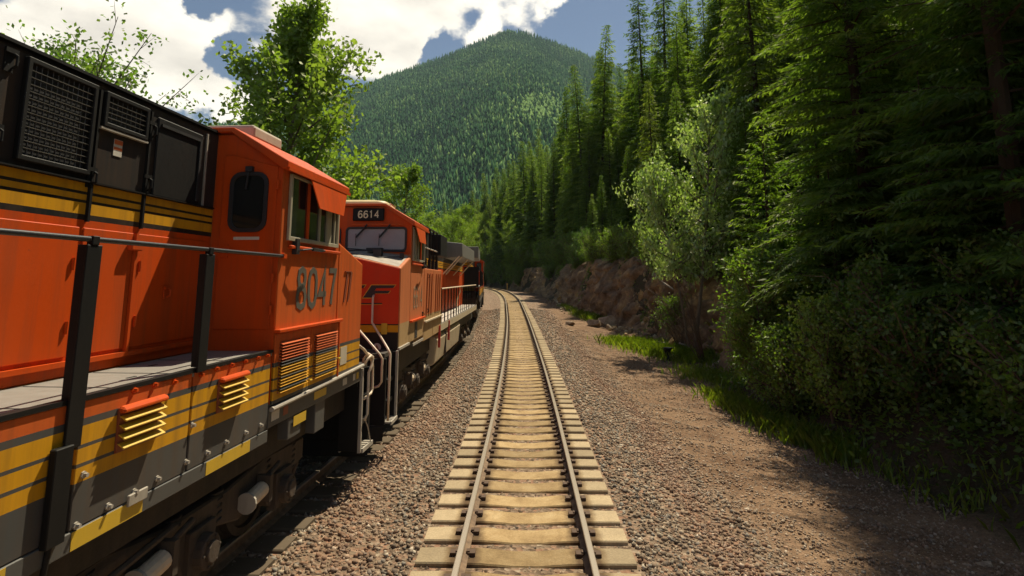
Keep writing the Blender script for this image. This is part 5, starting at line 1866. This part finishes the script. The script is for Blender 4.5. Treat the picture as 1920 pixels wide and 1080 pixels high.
# young trees and shrubs at the edge of the stand
for i, (t, yy, s) in enumerate(sorted([(9.6, 13.6, 1.0), (8.5, 16.0, 0.8), (10.4, 33, 1.0), (10.2, 52, 0.8), (9.2, 66, 0.9), (9.0, 74, 1.0), (8.6, 95, 1.1), (8.8, 106, 1.2), (11.5, 29, 1.2), (12.6, 18.5, 1.3), (9.6, 57, 0.7)], key=lambda a: a[1])):
    x = t + float(track_x(yy))
    plant('young_conifer', YOUNG, x, yy, s, rg.uniform(0, 6.28), ORD[i] + ' short young conifer at the edge of the slope stand, counted away from the camera', 'tree', 'young conifers at the edge of the stand')
shr_n = {True: 0, False: 0}
shr = [(7.3, 16.6, SHRUB, 0.6), (7.6, 14.4, SHRUB, 0.7), (8.3, 12.4, SHRUB2, 0.9), (8.6, 10.0, SHRUB2, 0.9), (9.0, 7.8, SHRUB2, 0.9), (9.6, 11.2, SHRUB, 0.7), (9.0, 13.9, SHRUB2, 1.0), (7.7, 19.4, SHRUB, 0.6), (9.3, 23.2, SHRUB, 0.6), 
       (10.4, 36, SHRUB2, 1.0), (9.9, 39.5, SHRUB2, 1.1), (9.9, 44, SHRUB2, 1.2), (9.4, 48, SHRUB2, 1.0), (8.8, 52, SHRUB2, 1.2), (8.2, 57, SHRUB2, 1.1), (8.0, 61, SHRUB, 0.8), (7.6, 66, SHRUB2, 1.2), (7.8, 70, SHRUB, 0.9), (7.9, 77, SHRUB, 0.9),
       (8.0, 83, SHRUB, 0.9), (8.2, 90, SHRUB, 1.0), (8.2, 98, SHRUB, 1.0), (8.4, 108, SHRUB, 1.1), (8.4, 118, SHRUB, 1.2), (8.4, 128, SHRUB, 1.3), (8.4, 140, SHRUB, 1.4), (8.0, 150, SHRUB, 1.6), (6.6, 114, SHRUB, 0.9), (6.7, 122, SHRUB, 1.0), (6.6, 132, SHRUB, 1.1), (6.6, 142, SHRUB, 1.3), (6.4, 152, SHRUB, 1.4), (6.2, 160, SHRUB, 1.6), (7.4, 63.5, SHRUB2, 0.9), (6.9, 73, SHRUB2, 0.8), (7.0, 86, SHRUB2, 1.0), (9.1, 34, SHRUB2, 0.9)]
shr.sort(key=lambda a: a[1])
for i, (t, yy, ms, s) in enumerate(shr):
    x = t + float(track_x(yy))
    low = yy > 30
    nth = ORD[shr_n[low]]
    shr_n[low] += 1
    plant('shrub', ms, x, yy, s, rg.uniform(0, 6.28), nth + ' green shrub along the top of the cut bank, counted away from the camera' if low else nth + ' leafy shrub at the forest foot beside the dirt strip, counted away from the camera', 'shrub',
          'shrubs on the cut bank' if low else 'shrubs at the forest edge', parts=('stems', 'foliage'))
# bright broadleaf trees where the line bends out of sight
for i, (t, yy, ms, s) in enumerate([(7.6, 128, POPLAR2, 0.8), (8.2, 146, ROUND, 0.9), (9.0, 160, POPLAR2, 1.1), (-12.5, 130, POPLAR2, 0.9), (6.0, 172, ROUND, 1.1), (2.0, 186, POPLAR2, 1.2), (-6, 192, ROUND, 1.1)]):
    x = t + float(track_x(yy))
    plant('broadleaf_tree', ms, x, yy, s, rg.uniform(0, 6.28), ORD[i] + ' bright leafy tree at the bend where the line goes out of sight', 'tree', 'leafy trees at the bend')


# -- ground cover
def scatter_leaves(name, label, cat, spots, n, spread, hmax, leaf, mat, seed):
    rng = np.random.default_rng(seed)
    idx = rng.integers(0, len(spots), n)
    sp = np.array(spots)[idx]
    x = sp[:, 0] + rng.normal(0, spread, n) * sp[:, 2]
    y = sp[:, 1] + rng.normal(0, spread, n) * sp[:, 2]
    z = land(x, y)[0] + hmax * rng.random(n) ** 1.6 * sp[:, 2]
    D = unit(rng.standard_normal((n, 3)) * np.array([1, 1, 0.6]))
    Sv = unit(np.cross(D, rng.standard_normal((n, 3)) * 0.6 + np.array([0, 0, 1.0])))
    V, F = quads(np.stack([x, y, z], 1), D, Sv, leaf * (0.6 + 0.8 * rng.random(n)), leaf * (0.4 + 0.5 * rng.random(n)))
    o = np_mesh(name, V, F, M[mat], col=np.repeat(rng.random(n), 4))
    return tag(o, label, cat, kind='stuff')


def build_undergrowth():
    rng = random.Random(9)
    spots = []
    for _ in range(420):
        yy = 4 + 110 * rng.random() ** 1.4
        t = float(bank_base(yy)) + min(max(float(bank_high(yy)) * 0.42, .9), 2.6) + rng.uniform(-0.2, 14)
        spots.append((t + float(track_x(yy)), yy, rng.uniform(0.5, 1.6)))
    for _ in range(170):
        yy = 5 + 17 * rng.random()
        spots.append((rng.uniform(7.6, 10.5) + float(track_x(yy)), yy, rng.uniform(0.35, 0.9)))
    scatter_leaves('undergrowth', 'low dark green undergrowth on the forest floor', 'undergrowth', spots, 60000, 0.6, 0.7, 0.13, 'leaf_shrub', 2)
    spots = []
    for _ in range(150):
        yy = rng.uniform(26, 75)
        q = rng.random() ** 0.6
        x, y_, z = bank_point(yy, 0.25 + 0.75 * q)
        spots.append((x - 0.3, yy, rng.uniform(0.3, 0.9)))
    scatter_leaves('bank_weeds', 'patchy weeds and moss hanging on the cut bank', 'weeds', spots, 11000, 0.35, 0.5, 0.13, 'leaf_bright', 3)


def build_grass():
    rng = np.random.default_rng(8)
    patches = []                       # x, y, radius, blades, height
    for (t0, y0, t1, y1, wd, n, hh) in [(6.7, 14.6, 6.3, 20.0, 0.32, 2600, 0.34), (6.6, 15, 6.8, 13, 0.3, 900, 0.4), (6.2, 34.5, 8.6, 27.0, 0.75, 9000, 0.42), (5.9, 36, 7.4, 31, 0.5, 3000, 0.3), (5.9, 52, 6.5, 47.5, 0.4, 1800, 0.5), (5.4, 62, 6.2, 52, 0.35, 900, 0.4), (7.0, 25, 7.6, 22.0, 0.5, 1200, 0.3), (7.0, 12.6, 7.6, 9, 0.3, 250, 0.3)]:
        f = rng.random(n)
        cl = rng.normal(0, 1, (n, 2))
        x = t0 + (t1 - t0) * f + cl[:, 0] * wd
        y = y0 + (y1 - y0) * f + cl[:, 1] * wd
        x = x + track_x(y)
        patches.append(np.stack([x, y, np.full(n, hh)], 1))
    P = np.concatenate(patches)
    # grass stands in clumps
    k = np.array([mnoise.noise(Vector((p[0] * 1.6, p[1] * 1.6, 0))) for p in P])
    P = P[k + 0.35 * rng.random(len(P)) > -0.05]
    n = len(P)
    z = land(P[:, 0], P[:, 1])[0] - 0.02
    base = np.stack([P[:, 0], P[:, 1], z], 1)
    a = rng.random(n) * 6.28
    h = P[:, 2] * (0.45 + 0.8 * rng.random(n))
    lean = np.stack([np.cos(a), np.sin(a), np.zeros(n)], 1) * (h * (0.25 + 0.5 * rng.random(n)))[:, None]
    side = np.stack([-np.sin(a), np.cos(a), np.zeros(n)], 1) * (0.010 + 0.008 * rng.random(n))[:, None]
    up = np.array([0, 0, 1.0])
    m = base + lean * 0.35 + up * (h * 0.6)[:, None]
    tip = base + lean + up * h[:, None]
    V = np.stack([base - side, base + side, m + side * 0.8, tip, m - side * 0.8], 1).reshape(-1, 3)
    F = np.arange(5 * n).reshape(n, 5)
    o = np_mesh('grass', V, F, M['grass'], col=np.repeat(np.clip(0.3 + 0.7 * rng.random(n), 0, 1), 5))
    tag(o, 'bright green grass tufts along the edge of the dirt strip', 'grass', kind='stuff')


build_undergrowth()
build_grass()


# ---------------------------------------------------------------- rocks, rubble, dead wood, marker
def rock(name, x, y, size, seed, mat, label, cat='boulder', group=None, dz=0.0, squash=(1, 1, 0.75), rz=0.0):
    bm = bmesh.new()
    bmesh.ops.create_icosphere(bm, subdivisions=4, radius=1.0)
    r = random.Random(seed)
    planes = [(Vector((r.gauss(0, 1), r.gauss(0, 1), r.gauss(0, 1))).normalized(), r.uniform(0.42, 0.72)) for _ in range(13)]
    for v in bm.verts:
        p = v.co.copy()
        for n, d in planes:                       # split faces
            k = p.dot(n) - d
            if k > 0:
                p -= n * k * 0.97
        p *= 1 + 0.07 * mnoise.noise(p * 2.2 + Vector((seed, 0, 0))) + 0.03 * mnoise.noise(p * 6)
        v.co = Vector((p.x * squash[0], p.y * squash[1], p.z * squash[2])) * size
    me = bpy.data.meshes.new(name)
    bm.to_mesh(me)
    bm.free()
    me.materials.append(M[mat])
    o = link(name, me)
    o.location = (x, y, ground_z(x, y) + size * squash[2] * 0.45 + dz)
    o.rotation_euler = (0, 0, rz)
    tag(o, label, cat, group)
    return o


rock('boulder', at(1135, 45) + 0.05, 44.6, 0.80, 3, 'boulder', 'larger of the two pale boulders at the foot of the cut bank', squash=(1, 0.9, 0.8))
rock('boulder', at(1111, 44.6) - 0.05, 43.8, 0.66, 8, 'boulder', 'smaller of the two pale boulders at the foot of the cut bank', rz=0.7)
rock('boulder', at(1137, 43.3), 42.6, 0.34, 12, 'boulder', 'pale stone lying just in front of the two boulders', rz=0.7)
rock('boulder', at(1066, 44.2), 43.4, 0.52, 5, 'brown_rock', 'low brown rock on the dirt left of the pale boulders', squash=(1.1, 0.9, 0.55))
rock('boulder', at(1065, 40), 38.6, 0.17, 6, 'boulder', 'small pale stone at the ballast edge below the brown rock', squash=(1.2, 0.8, 0.5))
rock('boulder', at(1052, 66), 65.5, 0.75, 15, 'ochre_rock', 'yellowish rock slab leaning at the foot of the bank in the rubble', squash=(0.8, 1.2, 0.9))
rock('boulder', at(1790, 8.4), 8.4, 0.09, 16, 'boulder', 'single pale stone in the deep shade beside the dirt strip', squash=(1.3, 0.9, 0.6))
for i, (px, yy, q, s) in enumerate(((1160, 43, 0.45, 1.05), (1118, 50, 0.40, 0.95), (1095, 55, 0.55, 0.8), (1210, 38, 0.4, 0.6), (1180, 41, 0.12, 0.7), (1070, 62, 0.4, 0.8))):
    x, y_, z = bank_point(yy, q)
    o = rock('rock_outcrop', x, yy, s, 30 + i, 'ochre_rock' if i < 3 else 'brown_rock', ['ochre rock face bare on the cut bank above the boulders', 'ochre rock face in the middle of the cut bank', 'small ochre outcrop high on the far bank',
             'brown outcrop at the near end of the cut bank', 'brown rock bulging at the bank foot behind the boulders', 'brown outcrop on the bank above the rubble'][i], 'rock', squash=(0.9, 1.4, 1.3))
    o.location = (x + 0.52 * s, yy, z - 0.15)
    o.rotation_euler = (0.3, -0.5, i * 0.9)


def build_rubble():
    rng = np.random.default_rng(31)
    n = 900
    y = np.concatenate([rng.normal(62, 5.5, 420), rng.normal(44, 4, 220), rng.normal(31, 4, 260)])
    bb = bank_base(y) + track_x(y)
    x = bb - np.abs(rng.normal(0.2, 0.7, n)) - 0.2 + (rng.random(n) < 0.3) * rng.random(n) * 0.9
    s = 0.05 + 0.16 * rng.random(n) ** 2.2
    k2 = 520                                  # stones caught on the face
    yb = 26 + 46 * rng.random(k2)
    bp = np.array([bank_point(a, b) for a, b in zip(yb, 0.05 + 0.75 * rng.random(k2) ** 1.4)])
    x = np.concatenate([x, bp[:, 0] - 0.35])
    y = np.concatenate([y, yb])
    s = np.concatenate([s, 0.07 + 0.22 * rng.random(k2) ** 2])
    n = n + k2
    z = land(x, y)[0] + s * 0.25
    ico = bmesh.new()
    bmesh.ops.create_icosphere(ico, subdivisions=1, radius=1)
    b = np.array([v.co[:] for v in ico.verts])
    tri = np.array([[v.index for v in f.verts] for f in ico.faces])
    ico.free()
    k = len(b)
    a = unit(rng.standard_normal((n, 3)))
    c = rng.standard_normal((n, 3))
    c = unit(c - (a * c).sum(1, keepdims=True) * a)
    d = np.cross(a, c)
    V = b[None, :, 0:1] * a[:, None] + b[None, :, 1:2] * c[:, None] * 0.75 + b[None, :, 2:3] * d[:, None] * 0.6
    V = V * (s[:, None, None] * (0.75 + 0.5 * rng.random((n, k, 1)))) + np.stack([x, y, z], 1)[:, None]
    F = (np.arange(n)[:, None, None] * k + tri[None]).reshape(-1, 3)
    pal = np.array([(0.42, 0.29, 0.13), (0.34, 0.24, 0.13), (0.50, 0.40, 0.26), (0.22, 0.15, 0.10), (0.28, 0.18, 0.10)])
    col = pal[rng.choice(5, n)] * (0.8 + 0.4 * rng.random((n, 1)))
    o = np_mesh('rubble', V.reshape(-1, 3), F, M['stone'], col=np.repeat(col[:, None], k, 1).reshape(-1, 3))
    tag(o, 'yellowish broken stone fallen along the foot of the cut bank', 'rubble', kind='stuff')


build_rubble()


def on_ground(x, y, dz=0.0):
    return (x, y, ground_z(x, y) + dz)


lg = MB()
P0 = on_ground(at(1206, 34), 34, 0.20)
P1 = on_ground(at(1246, 32.4), 32.4, 0.24)
lg.tube([P0, tuple((np.array(P0) + np.array(P1)) / 2 + [0, 0, 0.05]), P1], 0.05, 9, 0.10)
tag(lg.build('fallen_log', M['dead_wood'], smooth=True), 'pale grey fallen log lying at the back of the grass', 'log')
lg = MB()
P0 = np.array(on_ground(at(1250, 31.6), 31.6, 0.10))
lg.tube([tuple(P0), tuple(P0 + [0.15, 0.2, 0.3]), tuple(P0 + [0.42, 0.3, 0.55])], 0.13, 10, 0.12)
tag(lg.build('broken_log', M['cut_wood'], smooth=True), 'short yellow broken log end beside the pale log', 'log')
lg = MB()
P0 = np.array(on_ground(at(1268, 31.2), 31.2, 0.45))
lg.tube([tuple(P0), tuple(P0 + [0.5, -0.2, -0.2]), tuple(P0 + [0.95, -0.3, -0.38])], 0.05, 8, 0.07)
tag(lg.build('fallen_log', M['dead_wood'], smooth=True), 'short pale log sloping down right of the yellow log end', 'log')
sb = MB()
bx, by = at(1247, 28.6), 28.4
bz = ground_z(bx, by)
rings = []
for i in range(9):
    z = i / 8
    w = 0.17 + 0.05 * math.sin(z * 7.0 + 0.6)
    cx = 0.07 * math.sin(z * 6.0)
    rings.append([(bx + cx + w * math.cos(a) * (1 + 0.15 * math.sin(3 * a + i)), by + w * math.sin(a), bz - 0.05 + 0.62 * z) for a in np.linspace(0, 2 * math.pi, 12, endpoint=False)])
sb.loft(rings)
tag(sb.build('stump', M['charred']), 'small black stump standing at the end of the grass', 'stump')


def dead_brush(name, x, y, h, n, lean, seed, label):
    r = random.Random(seed)
    root = empty(name, (x, y, ground_z(x, y) - 0.05))
    tag(root, label, 'dead brush')
    for k in range(n):
        mb = MB()
        a = r.uniform(0, 6.28)
        sp = r.uniform(0.1, 0.55)
        dx, dy = lean[0] + math.cos(a) * sp, lean[1] + math.sin(a) * sp
        hh = h * r.uniform(0.5, 1.0)
        pts = [Vector((r.uniform(-.15, .15), r.uniform(-.15, .15), 0))]
        for i in range(5):
            pts.append(pts[-1] + Vector((dx * hh / 5 * (0.6 + i * 0.25), dy * hh / 5 * (0.6 + i * 0.25), hh / 5)) + Vector((r.gauss(0, .05), r.gauss(0, .05), 0)))
        mb.tube([tuple(p) for p in pts], 0.028, 5, 0.006)
        for j in range(7):
            i = r.randrange(2, 6)
            d = Vector((r.gauss(0, 1), r.gauss(0, 1), r.gauss(0.3, .6))).normalized() * r.uniform(0.25, 0.8)
            mb.tube([tuple(pts[i]), tuple(pts[i] + d * 0.5 + Vector((0, 0, .05))), tuple(pts[i] + d)], 0.009, 4, 0.003)
        mb.build('branch', M['twig'], root)
    return root


dead_brush('dead_bush', at(1312, 27) , 27.0, 4.2, 15, (-0.45, 0.1), 1, 'leafless brown bush leaning towards the cut bank right of the logs')
dead_brush('dead_bush', at(1275, 31.5), 31.5, 3.0, 12, (-0.5, 0.0), 2, 'tangle of dry brown twigs on the bank behind the logs')
dead_brush('dead_bush', at(1235, 36.5), 36.5, 3.4, 10, (-0.3, 0.0), 3, 'bare grey branches hanging on the bank above the fallen log')
# deadfall stems on the slope
for i, (pa, pb, lab) in enumerate([((1225, 37, 3.6), (1262, 35, 2.6), 'bleached dead stem sloping down the bank under the pale tree'), ((1215, 37, 2.6), (1250, 36, 1.9), 'thin bleached dead stem just below the upper one')]):
    g = MB()
    A = np.array([at(pa[0], pa[1]), pa[1], pa[2]])
    B = np.array([at(pb[0], pb[1]), pb[1], pb[2]])
    g.tube([tuple(A), tuple((A + B) / 2 + [0, 0, -0.08]), tuple(B)], 0.035, 6, 0.05)
    tag(g.build('dead_tree_pole', M['dead_wood']), lab, 'dead tree')

yy = 112.0
mx = float(track_x(yy)) + 3.75
mk = empty('marker_post', (mx, yy, ground_z(mx, yy)))
tag(mk, 'small yellow marker post beside the far bend of the track', 'post')
MB().box(-0.09, 0.09, -0.05, 0.05, -0.2, 1.25).build('post', M['marker'], mk, bevel=0.02)
MB().box(-0.15, 0.15, -0.065, -0.052, 0.95, 1.25).build('plate', M['marker'], mk, bevel=0.01)


# ---------------------------------------------------------------- the valley air
hz = MB().box(-4200, 4200, -400, 3700, -32, 1000).build('haze', None)
hm, hnt, hout = new_mat('valley_haze')
pv = hnt.nodes.new('ShaderNodeVolumePrincipled')
pv.inputs['Color'].default_value = (0.62, 0.82, 1.0, 1)
pv.inputs['Density'].default_value = HAZE
pv.inputs['Anisotropy'].default_value = 0.2
hnt.links.new(pv.outputs[0], hout.inputs['Volume'])
hz.data.materials.append(hm)
tag(hz, kind='stuff')
